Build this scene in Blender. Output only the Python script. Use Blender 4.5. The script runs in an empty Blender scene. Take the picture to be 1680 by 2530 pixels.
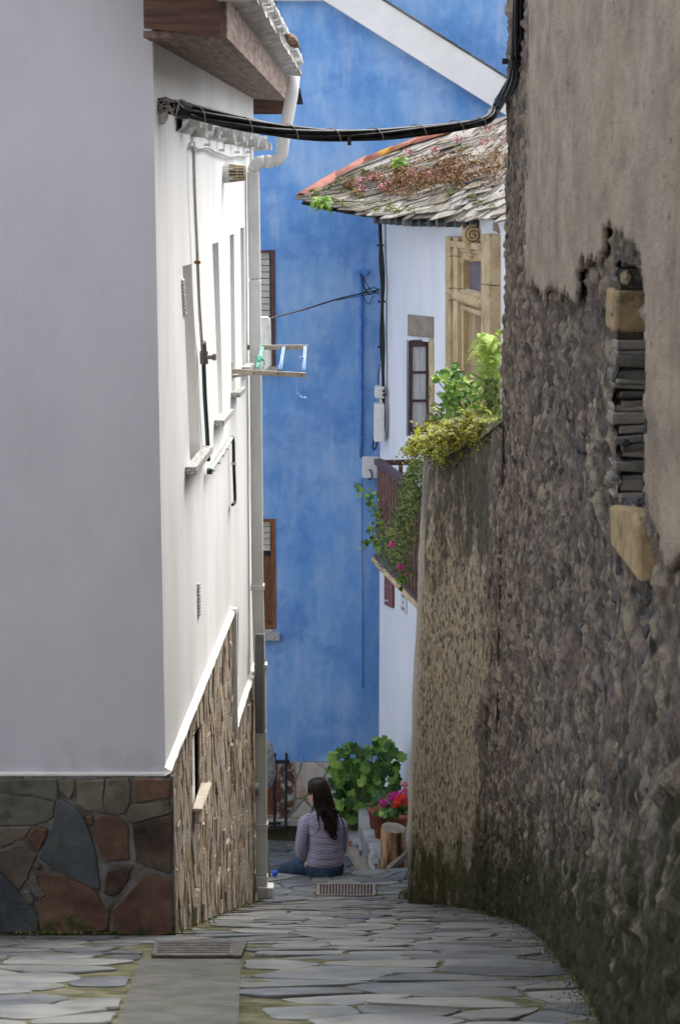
import bpy, math, random
import numpy as np
from mathutils import Vector, Matrix, noise
from mathutils.geometry import delaunay_2d_cdt
random.seed(7); RNG = np.random.RandomState(7)
S = bpy.context.scene
COL = S.collection
R = math.radians
# ------------------------------------------------------------------ camera, world, sun
HC = 6.52; PITCH = R(10.47); FPX = 4600.0
cam = bpy.data.cameras.new('camera'); cam_o = bpy.data.objects.new('camera', cam); COL.objects.link(cam_o)
cam.sensor_fit = 'VERTICAL'; cam.sensor_height = 36; cam.sensor_width = 24; cam.lens = 36*FPX/2530
cam_o.location = (0, 0, HC); cam_o.rotation_euler = (math.pi/2-PITCH, 0, 0)
cam.clip_start = .1; cam.clip_end = 1000
cam.dof.use_dof = True; cam.dof.focus_distance = 15.5; cam.dof.aperture_fstop = 11
S.camera = cam_o
SUN_EL, SUN_AZ = 58, 38          # azimuth measured from +Y towards +X
w = bpy.data.worlds.new('World'); S.world = w; w.use_nodes = True
nt = w.node_tree; bg = nt.nodes['Background']
sky = nt.nodes.new('ShaderNodeTexSky'); sky.sky_type = 'NISHITA'; sky.sun_disc = False
sky.sun_elevation = R(SUN_EL); sky.sun_rotation = R(SUN_AZ); sky.dust_density = 4; sky.air_density = 1.0; sky.ozone_density = .6
hs = nt.nodes.new('ShaderNodeHueSaturation'); hs.inputs['Saturation'].default_value = .30   # thin overcast: the blue is washed out
nt.links.new(sky.outputs[0], hs.inputs['Color']); nt.links.new(hs.outputs[0], bg.inputs[0]); bg.inputs[1].default_value = .15
sl = bpy.data.lights.new('sun', 'SUN'); sun = bpy.data.objects.new('sun', sl); COL.objects.link(sun)
sl.energy = 1.25; sl.angle = R(45); sl.color = (1, .95, .88)
sd = Vector((math.sin(R(SUN_AZ))*math.cos(R(SUN_EL)), math.cos(R(SUN_AZ))*math.cos(R(SUN_EL)), math.sin(R(SUN_EL))))
sun.rotation_euler = sd.to_track_quat('Z', 'Y').to_euler(); sun.location = (5, 20, 20)
S.view_settings.view_transform = 'Standard'; S.view_settings.look = 'None'; S.view_settings.gamma = 1
S.view_settings.exposure = 1.55; S.view_settings.use_curve_mapping = False
S.render.engine = 'CYCLES'; S.cycles.max_bounces = 10; S.cycles.diffuse_bounces = 6
# ------------------------------------------------------------------ survey helpers: photo measurements -> metres
CP, SP = math.cos(PITCH), math.sin(PITCH)
CAM = Vector((0, 0, HC))
def ray(px, py):
    u = (px-840)/FPX; v = (1265-py)/FPX
    return Vector((u, CP+v*SP, -SP+v*CP))
def AY(px, py, Y):
    d = ray(px, py); return CAM + d*(Y/d.y)
def proj(P):
    q = Vector(P)-CAM; dep = q.y*CP-q.z*SP; up = q.y*SP+q.z*CP
    return 840+FPX*q.x/dep, 1265-FPX*up/dep
class Wall:
    """vertical wall line in plan from A to B; side = +1/-1 picks the outward normal"""
    def __init__(s, A, B, side):
        s.A = Vector((A[0], A[1])); d = Vector(B)-s.A; s.L = d.length; s.d = d/s.L
        s.n = Vector((s.d.y, -s.d.x))*side
    def sz(s, px, py):
        r = ray(px, py); n = s.n
        t = (n.x*(s.A.x)+n.y*(s.A.y))/(n.x*r.x+n.y*r.y)
        P = CAM+r*t
        return ((P.x-s.A.x)*s.d.x+(P.y-s.A.y)*s.d.y, P.z)
    def p(s, a, z, off=0):
        return Vector((s.A.x+s.d.x*a+s.n.x*off, s.A.y+s.d.y*a+s.n.y*off, z))
    def at(s, px, py, off=0):
        a, z = s.sz(px, py); return s.p(a, z, off)
def V3(*a): return Vector(a)
def lerp(a, b, t): return a+(b-a)*t
# ------------------------------------------------------------------ object helpers
ORG = {}
def _link(o, parent, org):
    ORG[o.name] = org; COL.objects.link(o)
    if parent is not None: o.parent = parent; o.location = org-ORG[parent.name]
    else: o.location = org
def tag(o, label=None, cat=None, group=None, kind=None):
    if label: o['label'] = label
    if cat: o['category'] = cat
    if group: o['group'] = group
    if kind: o['kind'] = kind
    return o
def empty(name, loc, label=None, cat=None, group=None):
    o = bpy.data.objects.new(name, None); o.empty_display_size = .1
    _link(o, None, Vector(loc)); return tag(o, label, cat, group)
class MB:
    def __init__(s): s.v = []; s.f = []; s.m = []
    def add(s, vs, fs, m=0):
        b = len(s.v); s.v += [Vector(x) for x in vs]
        for f in fs: s.f.append([b+i for i in f]); s.m.append(m)
        return s
    def box(s, c, size, ax=None, m=0):
        """c centre, size full, ax three axis vectors"""
        ax = ax or (V3(1,0,0), V3(0,1,0), V3(0,0,1)); c = Vector(c)
        h = [ax[i].normalized()*(size[i]/2) for i in range(3)]
        vs = [c+h[0]*i+h[1]*j+h[2]*k for k in (-1,1) for j in (-1,1) for i in (-1,1)]
        return s.add(vs, [(0,2,3,1),(4,5,7,6),(0,1,5,4),(2,6,7,3),(0,4,6,2),(1,3,7,5)], m)
    def beam(s, a, b, wd, ht, up=V3(0,0,1), m=0):
        a = Vector(a); b = Vector(b); d = (b-a); L = d.length; d.normalize()
        x = d.cross(up).normalized(); z = x.cross(d).normalized()
        return s.box((a+b)/2, (L, wd, ht), (d, x, z), m)
    def tube(s, pts, r, n=8, m=0, cap=True):
        pts = [Vector(p) for p in pts]; k = len(pts)
        rr = r if isinstance(r, (list, tuple)) else [r]*k
        up = None; rings = []
        for i in range(k):
            d = (pts[min(i+1,k-1)]-pts[max(i-1,0)]).normalized()
            if up is None: up = d.orthogonal().normalized()
            x = (up-d*up.dot(d)); x = x.normalized() if x.length > 1e-6 else d.orthogonal().normalized(); up = x
            y = d.cross(x)
            rings.append([pts[i]+(x*math.cos(2*math.pi*j/n)+y*math.sin(2*math.pi*j/n))*rr[i] for j in range(n)])
        vs = [q for g in rings for q in g]; fs = []
        for i in range(k-1):
            for j in range(n):
                a = i*n+j; b = i*n+(j+1)%n; fs.append((a, b, b+n, a+n))
        if cap: fs.append(tuple(range(n))[::-1]); fs.append(tuple((k-1)*n+j for j in range(n)))
        return s.add(vs, fs, m)
    def lathe(s, base, prof, n=14, m=0, ax=None):
        base = Vector(base); ax = ax or (V3(1,0,0), V3(0,1,0), V3(0,0,1)); vs = []; fs = []
        for r, z in prof:
            for j in range(n):
                a = 2*math.pi*j/n; vs.append(base+ax[0]*(r*math.cos(a))+ax[1]*(r*math.sin(a))+ax[2]*z)
        for i in range(len(prof)-1):
            for j in range(n):
                a = i*n+j; b = i*n+(j+1)%n; fs.append((a, b, b+n, a+n))
        return s.add(vs, fs, m)
    def prism(s, poly, off, m=0):
        """closed slab: 3D polygon extruded by vector off"""
        poly = [Vector(p) for p in poly]; n = len(poly); off = Vector(off)
        return s.add(poly+[p+off for p in poly], [tuple(range(n))[::-1], tuple(range(n, 2*n))]+[(i, (i+1)%n, (i+1)%n+n, i+n) for i in range(n)], m)
    def build(s, name, mat, parent=None, smooth=False, mods=(), org=None, bevel=0):
        if org is None:
            org = sum(s.v, Vector())/len(s.v)
        org = Vector(org)
        me = bpy.data.meshes.new(name); me.from_pydata([v-org for v in s.v], [], s.f)
        for mm in (mat if isinstance(mat, (list, tuple)) else [mat]): me.materials.append(mm)
        me.polygons.foreach_set('material_index', s.m)
        if smooth: me.polygons.foreach_set('use_smooth', [True]*len(s.f))
        me.update(); o = bpy.data.objects.new(name, me); _link(o, parent, org)
        if bevel:
            b = o.modifiers.new('b', 'BEVEL'); b.width = bevel; b.segments = 2; b.limit_method = 'ANGLE'
        return o
def share(name, me, loc, rot, scale, parent):
    o = bpy.data.objects.new(name, me); _link(o, parent, Vector(loc))
    o.rotation_euler = rot; o.scale = scale; return o
# ------------------------------------------------------------------ materials
def hexc(h):
    h = [int(h[i:i+2], 16)/255 for i in (0, 2, 4)]
    return tuple(c/12.92 if c <= .04045 else ((c+.055)/1.055)**2.4 for c in h)
def mat(name, cols, scale=6, stretch=(1,1,1), rough=.8, bump=.25, bscale=30, vary=0, layers=(), metal=0, detail=6, dist=.012, spec=.3, island=False, coat=0, trans=0, nrough=.62, attr=0):
    """cols: list of (pos, colour) for a noise-driven ramp. layers: (colour, scale, stretch, lo, hi, amount, zrange or None)"""
    m = bpy.data.materials.new(name); m.use_nodes = True; t = m.node_tree; N = t.nodes; L = t.links
    b = N['Principled BSDF']; b.inputs['Roughness'].default_value = rough; b.inputs['Metallic'].default_value = metal
    b.inputs['Specular IOR Level'].default_value = spec; b.inputs['Coat Weight'].default_value = coat
    geo = N.new('ShaderNodeNewGeometry'); oi = N.new('ShaderNodeObjectInfo')
    addr = N.new('ShaderNodeVectorMath'); addr.operation = 'ADD'; L.new(geo.outputs['Position'], addr.inputs[0])
    if vary:
        rv = N.new('ShaderNodeVectorMath'); rv.operation = 'SCALE'; rv.inputs[0].default_value = (17, 31, 23); L.new(oi.outputs['Random'], rv.inputs['Scale']); L.new(rv.outputs[0], addr.inputs[1])
    def nz(sc, st, det=detail):
        mp = N.new('ShaderNodeMapping'); mp.inputs['Scale'].default_value = st; L.new(addr.outputs[0], mp.inputs[0])
        n = N.new('ShaderNodeTexNoise'); n.inputs['Scale'].default_value = sc; n.inputs['Detail'].default_value = det; n.inputs['Roughness'].default_value = nrough
        L.new(mp.outputs[0], n.inputs['Vector']); return n.outputs[0]
    if isinstance(cols[0], (float, int)): cols = [(.5, cols)]
    cr = N.new('ShaderNodeValToRGB'); e = cr.color_ramp.elements
    while len(e) > 1: e.remove(e[0])
    e[0].position = cols[0][0]; e[0].color = (*cols[0][1], 1)
    for p, c in cols[1:]:
        q = e.new(p); q.color = (*c, 1)
    fac = nz(scale, stretch)
    if island:
        a = N.new('ShaderNodeMath'); a.operation = 'MULTIPLY_ADD'; L.new(geo.outputs['Random Per Island'], a.inputs[0]); a.inputs[1].default_value = island; L.new(fac, a.inputs[2])
        q = N.new('ShaderNodeMath'); q.operation = 'SUBTRACT'; L.new(a.outputs[0], q.inputs[0]); q.inputs[1].default_value = island/2; fac = q.outputs[0]
    if attr:
        at = N.new('ShaderNodeAttribute'); at.attribute_name = 'cell'; a = N.new('ShaderNodeMath'); a.operation = 'MULTIPLY_ADD'; L.new(at.outputs['Fac'], a.inputs[0]); a.inputs[1].default_value = attr; L.new(fac, a.inputs[2])
        q = N.new('ShaderNodeMath'); q.operation = 'SUBTRACT'; L.new(a.outputs[0], q.inputs[0]); q.inputs[1].default_value = attr/2; fac = q.outputs[0]
    if vary:
        a = N.new('ShaderNodeMath'); a.operation = 'MULTIPLY_ADD'; L.new(oi.outputs['Random'], a.inputs[0]); a.inputs[1].default_value = vary; L.new(fac, a.inputs[2])
        q = N.new('ShaderNodeMath'); q.operation = 'SUBTRACT'; L.new(a.outputs[0], q.inputs[0]); q.inputs[1].default_value = vary/2; fac = q.outputs[0]
    L.new(fac, cr.inputs[0]); col = cr.outputs[0]
    sep = None
    for c, sc, st, lo, hi, amt, zr in layers:
        n = nz(sc, st); mr = N.new('ShaderNodeMapRange'); mr.clamp = True
        mr.inputs['From Min'].default_value = lo; mr.inputs['From Max'].default_value = hi; mr.inputs['To Max'].default_value = amt
        src = n
        if zr:
            if sep is None:
                sep = N.new('ShaderNodeSeparateXYZ'); L.new(geo.outputs['Position'], sep.inputs[0])
            # zr = (zbase at Y=0, slope per metre of Y, height where it has gone, strength)
            zz = N.new('ShaderNodeMath'); zz.operation = 'MULTIPLY_ADD'; L.new(sep.outputs[1], zz.inputs[0]); zz.inputs[1].default_value = -zr[1]; L.new(sep.outputs[2], zz.inputs[2])
            z2 = N.new('ShaderNodeMapRange'); z2.clamp = True; z2.inputs['From Min'].default_value = zr[0]; z2.inputs['From Max'].default_value = zr[0]+zr[2]
            z2.inputs['To Min'].default_value = zr[3]; z2.inputs['To Max'].default_value = zr[4] if len(zr) > 4 else -zr[3]; L.new(zz.outputs[0], z2.inputs[0])
            ad = N.new('ShaderNodeMath'); ad.operation = 'ADD'; L.new(n, ad.inputs[0]); L.new(z2.outputs[0], ad.inputs[1]); src = ad.outputs[0]
        L.new(src, mr.inputs[0])
        mx = N.new('ShaderNodeMixRGB'); L.new(mr.outputs[0], mx.inputs[0]); L.new(col, mx.inputs[1]); mx.inputs[2].default_value = (*c, 1); col = mx.outputs[0]
    L.new(col, b.inputs['Base Color'])
    if bump:
        bn = nz(bscale, stretch if bscale > 0 else (1,1,1), 8); bp = N.new('ShaderNodeBump'); bp.inputs['Strength'].default_value = bump; bp.inputs['Distance'].default_value = dist
        L.new(bn, bp.inputs['Height']); L.new(bp.outputs[0], b.inputs['Normal'])
    if trans:
        tr = N.new('ShaderNodeBsdfTranslucent'); L.new(col, tr.inputs[0]); ms = N.new('ShaderNodeMixShader'); ms.inputs[0].default_value = trans
        L.new(b.outputs[0], ms.inputs[1]); L.new(tr.outputs[0], ms.inputs[2]); L.new(ms.outputs[0], N['Material Output'].inputs[0])
    return m
# ground moss follows the foot of the sloping street: z = 5.92 - .3675*Y roughly
GS = -.3675; G0 = 5.96
M = {}
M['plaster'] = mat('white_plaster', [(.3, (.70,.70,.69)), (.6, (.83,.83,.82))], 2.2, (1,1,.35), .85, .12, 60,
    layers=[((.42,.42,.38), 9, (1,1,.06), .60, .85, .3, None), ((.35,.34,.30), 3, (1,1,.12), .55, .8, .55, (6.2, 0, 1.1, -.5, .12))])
M['plaster_shaded'] = mat('shaded_white_plaster', [(.3, (.50,.50,.55)), (.5, (.55,.55,.60)), (.7, (.59,.59,.64))], 1.6, (1,1,.6), .9, .28, 48,
    layers=[((.35,.35,.36), 26, (1,1,.4), .72, .80, .6, None), ((.44,.44,.46), 5, (1,1,.12), .60, .8, .5, None), ((.30,.29,.25), 7, (1,1,.5), .48, .7, .3, (3.52, 0, .35, .12, -.3))])  # white plaster with the front's shade put into a greyer, bluer base colour
M['plaster_r'] = mat('white_limewash', [(.3, (.70,.72,.80)), (.6, (.79,.81,.87))], 1.6, (1,1,.5), .85, .08, 40,
    layers=[((.45,.47,.52), 6, (1,1,.15), .62, .9, .4, None)])
M['ledge'] = mat('white_mortar', [(.4, (.78,.77,.74)), (.6, (.88,.87,.85))], 9, rough=.9, bump=.6, bscale=40)
BL = [(.30, hexc('538ccf')), (.48, hexc('72a1da')), (.66, hexc('98b9e3'))]
M['blue'] = mat('blue_paint', BL, 1.5, (1,1,.55), .8, .12, 50, detail=9, nrough=.68,
    layers=[(hexc('a9bfdf'), 4.6, (1,1,.15), .50, .74, .7, None), (hexc('3f78c2'), .8, (1,1,1.3), .52, .62, .45, None), (hexc('9db8e0'), 12, (1,1,.08), .58, .75, .45, None), (hexc('4378bd'), 30, (1,1,.5), .60, .70, .35, None), (hexc('c3cad6'), 16, (1,1,.35), .62, .72, .5, (-.9, 0, .7, .10))])
M['bluepipe'] = mat('blue_painted_metal', [(.4, hexc('4379c4')), (.6, hexc('5d90cf'))], 8, bump=.1)
M['wood_dark'] = mat('dark_brown_board', [(.35, (.055,.028,.02)), (.6, (.11,.055,.038))], 5, (.6,6,9), .65, .5, 20)
M['wood_grey'] = mat('weathered_wood', [(.35, (.16,.115,.09)), (.55, (.27,.20,.165)), (.7, (.36,.29,.24))], 4, (8,1,8), .8, .5, 14)
M['frame'] = mat('brown_painted_wood', [(.4, (.07,.04,.045)), (.6, (.11,.065,.07))], 10, rough=.5, bump=.1)
M['door_wood'] = mat('reddish_wood', [(.4, (.13,.05,.025)), (.6, (.24,.10,.05))], 8, (5,5,.6), .5, .2, 30)
M['baluster'] = mat('brown_baluster', [(.4, (.10,.055,.05)), (.6, (.17,.095,.085))], 8, rough=.55, bump=.15)
M['pipe'] = mat('white_pipe', [(.4, (.60,.60,.58)), (.65, (.72,.72,.70))], 5, (1,1,.3), .5, .05, 40, layers=[((.42,.38,.32), 2, (1,1,.4), .45, .62, .8, (.3, 0, .8, .15)), ((.40,.34,.27), 12, (1,1,.3), .68, .8, .5, None)])
M['greymetal'] = mat('grey_panel', [(.4, (.13,.14,.135)), (.7, (.20,.21,.205))], 5, rough=.5, bump=.1)
M['steel'] = mat('weathered_aluminium', [(.4, (.30,.26,.21)), (.62, (.48,.43,.36))], 12, rough=.5, bump=.2, metal=.3)
M['cable'] = mat('black_cable', [(.4, (.011,.011,.014)), (.7, (.03,.03,.034))], 25, rough=.45, bump=.2, layers=[((.30,.30,.28), 60, (1,1,1), .70, .76, .7, None)])
M['greypipe'] = mat('grey_pipe', [(.4, (.34,.33,.30)), (.6, (.48,.47,.44))], 12, rough=.6, bump=.1)
M['wire'] = mat('grey_wire', (.28,.24,.23), rough=.5, bump=0)
M['iron'] = mat('black_iron', [(.4, (.015,.017,.022)), (.7, (.04,.042,.05))], 20, rough=.5)
M['rust'] = mat('rusty_clip', (.25,.11,.03), rough=.9, bump=.3)
M['granite'] = mat('granite', [(.42, (.16,.155,.15)), (.5, (.42,.41,.39)), (.6, (.60,.59,.57))], 90, rough=.8, bump=.1)
M['sandstone'] = mat('tan_sandstone', [(.3, (.33,.245,.135)), (.5, (.50,.39,.235)), (.7, (.60,.49,.32))], 5, rough=.9, bump=.5, bscale=30, layers=[((.13,.11,.085), 7, (1,1,.4), .58, .76, .8, None), ((.10,.085,.06), 26, (1,1,.6), .66, .73, .6, None)])
M['quoin'] = mat('ochre_block', [(.3, (.20,.14,.075)), (.6, (.34,.255,.145))], 14, rough=.9, bump=.6, bscale=45, layers=[((.06,.055,.035), 9, (1,1,1), .58, .7, .7, None)])
M['slate'] = mat('slate', [(.3, (.05,.052,.056)), (.5, (.105,.11,.115)), (.7, (.17,.165,.15))], 8, rough=.6, bump=.5, bscale=30, vary=.35)
M['flag'] = mat('slate_flagstone', [(.28, (.06,.066,.075)), (.48, (.12,.13,.138)), (.66, (.20,.20,.19))], 3.5, rough=.55, bump=.35, bscale=18, vary=.35, dist=.01,
    layers=[((.10,.10,.035), 6, (1,1,1), .56, .68, .65, None), ((.17,.15,.11), 2, (1,1,1), .52, .7, .5, None)])
M['joint'] = mat('mossy_joint', [(.35, (.04,.042,.022)), (.5, (.085,.085,.04)), (.65, (.15,.135,.095))], 9, rough=.95, bump=.8, bscale=50)
M['whitetrim'] = mat('white_trim', [(.4, (.74,.74,.75)), (.6, (.79,.79,.80))], 3, rough=.7, bump=.03)
M['concrete'] = mat('grey_concrete', [(.35, (.062,.062,.056)), (.65, (.11,.108,.098))], 7, rough=.9, bump=.4, bscale=90, layers=[((.06,.065,.03), 3, (1,1,1), .55, .7, .6, None)])
M['planter'] = mat('pale_concrete', [(.35, (.22,.23,.24)), (.65, (.36,.37,.38))], 7, rough=.9, bump=.4, bscale=30, layers=[((.10,.12,.05), 3, (1,1,1), .5, .7, .6, None)])
M['clad_mortar'] = mat('grey_mortar', [(.4, (.10,.095,.085)), (.6, (.19,.185,.17))], 14, rough=.95, bump=.7, bscale=40, layers=[((.03,.045,.012), 9, (1,1,1), .5, .62, .9, (G0-.05, GS, .35, .12))])
def clad(nm, a, b, c, mossy=True, bscale=22):
    return mat('clad_'+nm, [(.32, a), (.5, b), (.68, c)], 5, rough=.6, bump=.5, bscale=bscale, dist=.015, layers=[((.04,.05,.018), 9, (1,1,1), .5, .62, .85, (G0-.05, GS, .22, .10)), ((.28,.27,.25), 22, (1,1,1), .69, .75, .5, None)])
M['c_rust'] = clad('rust', (.06,.033,.025), (.115,.062,.042), (.18,.115,.075))
M['c_slate'] = clad('bluegrey', (.045,.052,.06), (.07,.08,.088), (.10,.105,.105))
M['c_brown'] = clad('brown', (.075,.06,.045), (.13,.105,.08), (.18,.155,.125))
M['c_dark'] = clad('dark', (.02,.014,.018), (.06,.038,.028), (.12,.09,.06))
M['c_olive'] = clad('olive', (.065,.065,.055), (.11,.11,.092), (.155,.145,.125))
M['side_stone'] = mat('side_cladding', [(.2, (.24,.17,.12)), (.38, (.38,.30,.21)), (.5, (.46,.38,.29)), (.62, (.36,.325,.285)), (.8, (.56,.48,.37))], 3, (1,.8,3), .8, .9, 22, vary=.55, dist=.03)
M['clad_pale'] = mat('pale_stone', [(.35, (.36,.31,.25)), (.65, (.52,.47,.40))], 9, rough=.9, bump=.5)
M['side_mortar'] = mat('side_mortar', [(.4, (.15,.125,.095)), (.6, (.26,.22,.17))], 12, rough=.95, bump=.8)
M['rubble'] = mat('rubble_mortar', [(.28, (.045,.042,.040)), (.40, (.15,.128,.108)), (.50, (.265,.222,.182)), (.66, (.46,.395,.305))], 15, (1,1,1), .9, 1.0, 60, dist=.035, detail=9, nrough=.76, attr=.42,
    layers=[((.24,.175,.18), 2.2, (1,1,.6), .48, .62, .5, None), ((.34,.27,.19), 4.4, (1,1,.7), .56, .68, .6, None), ((.20,.205,.215), 3, (1,1,1), .56, .66, .6, None), ((.028,.028,.03), 22, (1,1,1), .60, .66, .85, None), ((.04,.048,.013), 6, (1,1,.5), .40, .56, .92, (G0, GS, 1.5, .16, -.34))])
M['rstone'] = mat('rubble_stone', [(.25, (.05,.052,.06)), (.42, (.13,.13,.135)), (.55, (.21,.18,.17)), (.7, (.30,.24,.17))], 9, rough=.8, bump=.8, bscale=40, vary=.7, dist=.02, layers=[((.042,.052,.012), 6, (1,1,.5), .40, .56, .92, (G0, GS, 1.4, .14, -.34))])
M['oldplaster'] = mat('weathered_render', [(.3, (.22,.18,.145)), (.48, (.36,.295,.228)), (.7, (.49,.415,.33))], 8, (1,.32,.8), .92, 1.0, 60, dist=.025, detail=9, nrough=.7,
    layers=[((.38,.31,.22), 5, (1,.4,.35), .52, .7, .6, None), ((.09,.07,.055), 24, (1,.35,.8), .63, .68, .85, None), ((.17,.14,.115), 3, (1,1,.35), .52, .70, .7, None), ((.23,.21,.20), 1.3, (1,1,.5), .5, .7, .5, None)])
M['retain'] = mat('streaked_retaining_render', [(.36, (.055,.048,.042)), (.43, (.22,.19,.15)), (.52, (.49,.42,.32)), (.66, (.65,.57,.455))], 52, (1,.55,.36), .92, 1.0, 42, dist=.04, detail=9, nrough=.72,
    layers=[((.062,.058,.052), 5, (1,1,.5), .44, .56, .86, (2.9, 0, 1.5, -.22, .12)), ((.34,.29,.22), 34, (1,1,.18), .62, .70, .7, None), ((.055,.062,.015), 7, (1,1,.4), .42, .56, .92, (G0-.1, GS, 1.3, .20, -.34)), ((.02,.018,.017), 30, (1,1,.3), .64, .70, .8, None)])
M['jambslate'] = mat('jamb_slate', [(.3, (.09,.09,.09)), (.5, (.17,.165,.155)), (.7, (.26,.245,.215))], 9, rough=.85, bump=.7, bscale=40, vary=.5, layers=[((.07,.07,.03), 8, (1,1,1), .55, .7, .6, None)])
M['roofslate'] = mat('roof_slate', [(.25, (.06,.057,.052)), (.42, (.14,.125,.105)), (.58, (.25,.23,.20)), (.75, (.38,.355,.32))], 7, rough=.8, bump=.7, bscale=35, vary=.5, layers=[((.17,.13,.06), 9, (1,1,1), .52, .64, .7, None), ((.04,.04,.035), 20, (1,1,1), .6, .7, .6, None)])
M['terracotta'] = mat('terracotta', [(.35, (.34,.12,.08)), (.6, (.50,.22,.16))], 10, rough=.85, bump=.4, layers=[((.55,.30,.02), 5, (1,1,1), .58, .64, .85, None), ((.06,.05,.04), 9, (1,1,1), .62, .75, .6, None)])
M['terracotta_plain'] = mat('salmon_terracotta', [(.35, (.44,.19,.15)), (.6, (.54,.27,.22))], 10, rough=.85, bump=.3, layers=[((.12,.10,.08), 9, (1,1,1), .66, .75, .6, None)])
M['pot'] = mat('plant_pot', [(.35, (.28,.075,.045)), (.6, (.38,.12,.075))], 10, rough=.6, bump=.1)
M['whitetile'] = mat('whitewashed_tile', [(.35, (.44,.43,.42)), (.6, (.68,.68,.67))], 14, rough=.85, bump=.5, layers=[((.16,.13,.11), 20, (1,1,1), .62, .72, .6, None)])
M['ochrevent'] = mat('yellowed_plastic', [(.4, (.42,.34,.21)), (.6, (.52,.45,.31))], 10, rough=.6)
M['shutter'] = mat('cream_shutter', [(.4, (.52,.51,.46)), (.6, (.60,.59,.54))], 6, rough=.6, bump=.05, layers=[((.36,.28,.2), 9, (1,1,.3), .6, .8, .4, None)])
M['dark'] = mat('dark_interior', (.012,.012,.014), rough=.9, bump=0)
M['glass'] = mat('window_glass', (.03,.035,.045), rough=.08, bump=0, spec=.6)
M['curtain'] = mat('white_curtain', [(.4, (.50,.53,.58)), (.6, (.66,.69,.74))], 30, (1,1,.08), .9, .4, 20)
M['purple'] = mat('grey_purple_panel', [(.4, (.13,.115,.14)), (.6, (.17,.15,.18))], 5, rough=.6, bump=.1)
M['plaque'] = mat('brown_plaque', (.19,.06,.04), rough=.4, bump=0)
M['plaque_line'] = mat('copper_line', (.42,.20,.15), rough=.5, bump=0)
M['white'] = mat('white_enamel', [(.4, (.66,.66,.65)), (.6, (.74,.74,.73))], 20, rough=.5, bump=.05, layers=[((.30,.26,.24), 22, (1,1,.5), .66, .74, .5, None)])
M['bluelet'] = mat('blue_lettering', (.10,.11,.34), rough=.5, bump=0)
M['rope_b'] = mat('blue_cord', [(.45, (.09,.20,.62)), (.55, (.45,.58,.85))], 90, rough=.7)
M['rope_g'] = mat('green_cord', [(.45, (.04,.42,.30)), (.55, (.35,.75,.62))], 90, rough=.7)
M['hose'] = mat('dark_green_hose', (.025,.06,.05), rough=.5, bump=.05)
M['brass'] = mat('tarnished_brass', (.20,.18,.155), rough=.5, metal=.5)
def leafm(nm, a, b, c, vary=.5, island=0, trans=.35, sc=6):
    return mat(nm, [(.2, a), (.5, b), (.8, c)], sc, rough=.5, bump=.15, bscale=40, vary=vary, island=island, trans=trans, spec=.35)
M['leaf_ger'] = leafm('geranium_leaf', (.035,.10,.02), (.11,.24,.045), (.28,.44,.09), .8)
M['leaf_lime'] = leafm('lime_leaf', (.07,.18,.03), (.22,.40,.05), (.48,.62,.12), .8)
M['leaf_dark'] = leafm('dark_leaf', (.02,.06,.018), (.045,.12,.03), (.10,.20,.05), 0, .6)
M['fern'] = leafm('fern_leaf', (.13,.06,.02), (.26,.30,.04), (.56,.62,.07), 0, .9, .5)
M['hang'] = leafm('hanging_leaf', (.05,.09,.03), (.12,.18,.06), (.30,.33,.12), 0, .9)
M['silver'] = leafm('silver_leaf', (.10,.13,.13), (.18,.23,.22), (.30,.36,.34), 0, .5)
M['sedum'] = mat('sedum_brown', [(.3, (.09,.045,.025)), (.5, (.20,.10,.055)), (.7, (.32,.20,.09))], 20, rough=.9, island=.5)
M['sedum_pink'] = mat('sedum_pink', [(.3, (.25,.06,.07)), (.5, (.38,.14,.15)), (.75, (.60,.36,.36))], 20, rough=.9, island=.6)
M['moss'] = mat('green_moss', [(.3, (.05,.07,.012)), (.6, (.15,.19,.03)), (.8, (.26,.28,.06))], 20, rough=.95, island=.5)
M['stem'] = mat('green_stem', (.10,.16,.05), rough=.7)
M['magenta'] = mat('magenta_petal', [(.3, (.48,.01,.22)), (.7, (.72,.05,.42))], 30, rough=.6, island=.4, trans=.2)
M['red'] = mat('red_petal', [(.3, (.62,.02,.02)), (.7, (.90,.09,.05))], 30, rough=.6, island=.4, trans=.2)
M['pink'] = mat('pink_petal', [(.3, (.65,.10,.16)), (.7, (.80,.25,.30))], 30, rough=.6, island=.4, trans=.2)
M['skin'] = mat('skin', (.52,.31,.23), rough=.5, bump=0)
M['hair'] = mat('dark_hair', [(.4, (.007,.005,.0045)), (.65, (.024,.013,.011))], 50, (1,1,.06), .55, .3, 60, spec=.18, dist=.004)
M['jeans'] = mat('blue_jeans', [(.35, (.008,.018,.04)), (.6, (.02,.043,.085)), (.75, (.05,.10,.18))], 8, rough=.85, bump=.5, bscale=25)
M['grey_cloth'] = mat('grey_cloth', [(.4, (.16,.17,.20)), (.6, (.30,.31,.34))], 30, rough=.9)
M['trouser'] = mat('dark_trousers', (.035,.04,.042), rough=.9)
M['log'] = mat('barked_log', [(.34, (.05,.025,.015)), (.44, (.17,.085,.045)), (.54, (.40,.25,.13)), (.7, (.58,.42,.26))], 13, (1,1,.13), .85, .9, 26, dist=.02)
M['logtop'] = mat('log_end', [(.35, (.17,.14,.11)), (.65, (.30,.26,.21))], 9, rough=.9, bump=.6)
M['beamwood'] = mat('old_grey_beam', [(.35, (.14,.12,.10)), (.65, (.27,.24,.20))], 5, (1,.3,1), .9, .6, 20)
M['greenwall'] = mat('mossy_foot', [(.3, (.035,.042,.016)), (.55, (.075,.078,.035)), (.75, (.15,.14,.09))], 6, rough=.95, bump=.8, bscale=20)
M['square_bed'] = mat('sandy_joint', [(.4, (.17,.165,.13)), (.6, (.27,.26,.22))], 9, rough=.95, bump=.6)
M['grate2'] = mat('worn_brown_grate', [(.4, (.15,.115,.10)), (.6, (.26,.21,.19))], 14, rough=.7, bump=.3)
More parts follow.
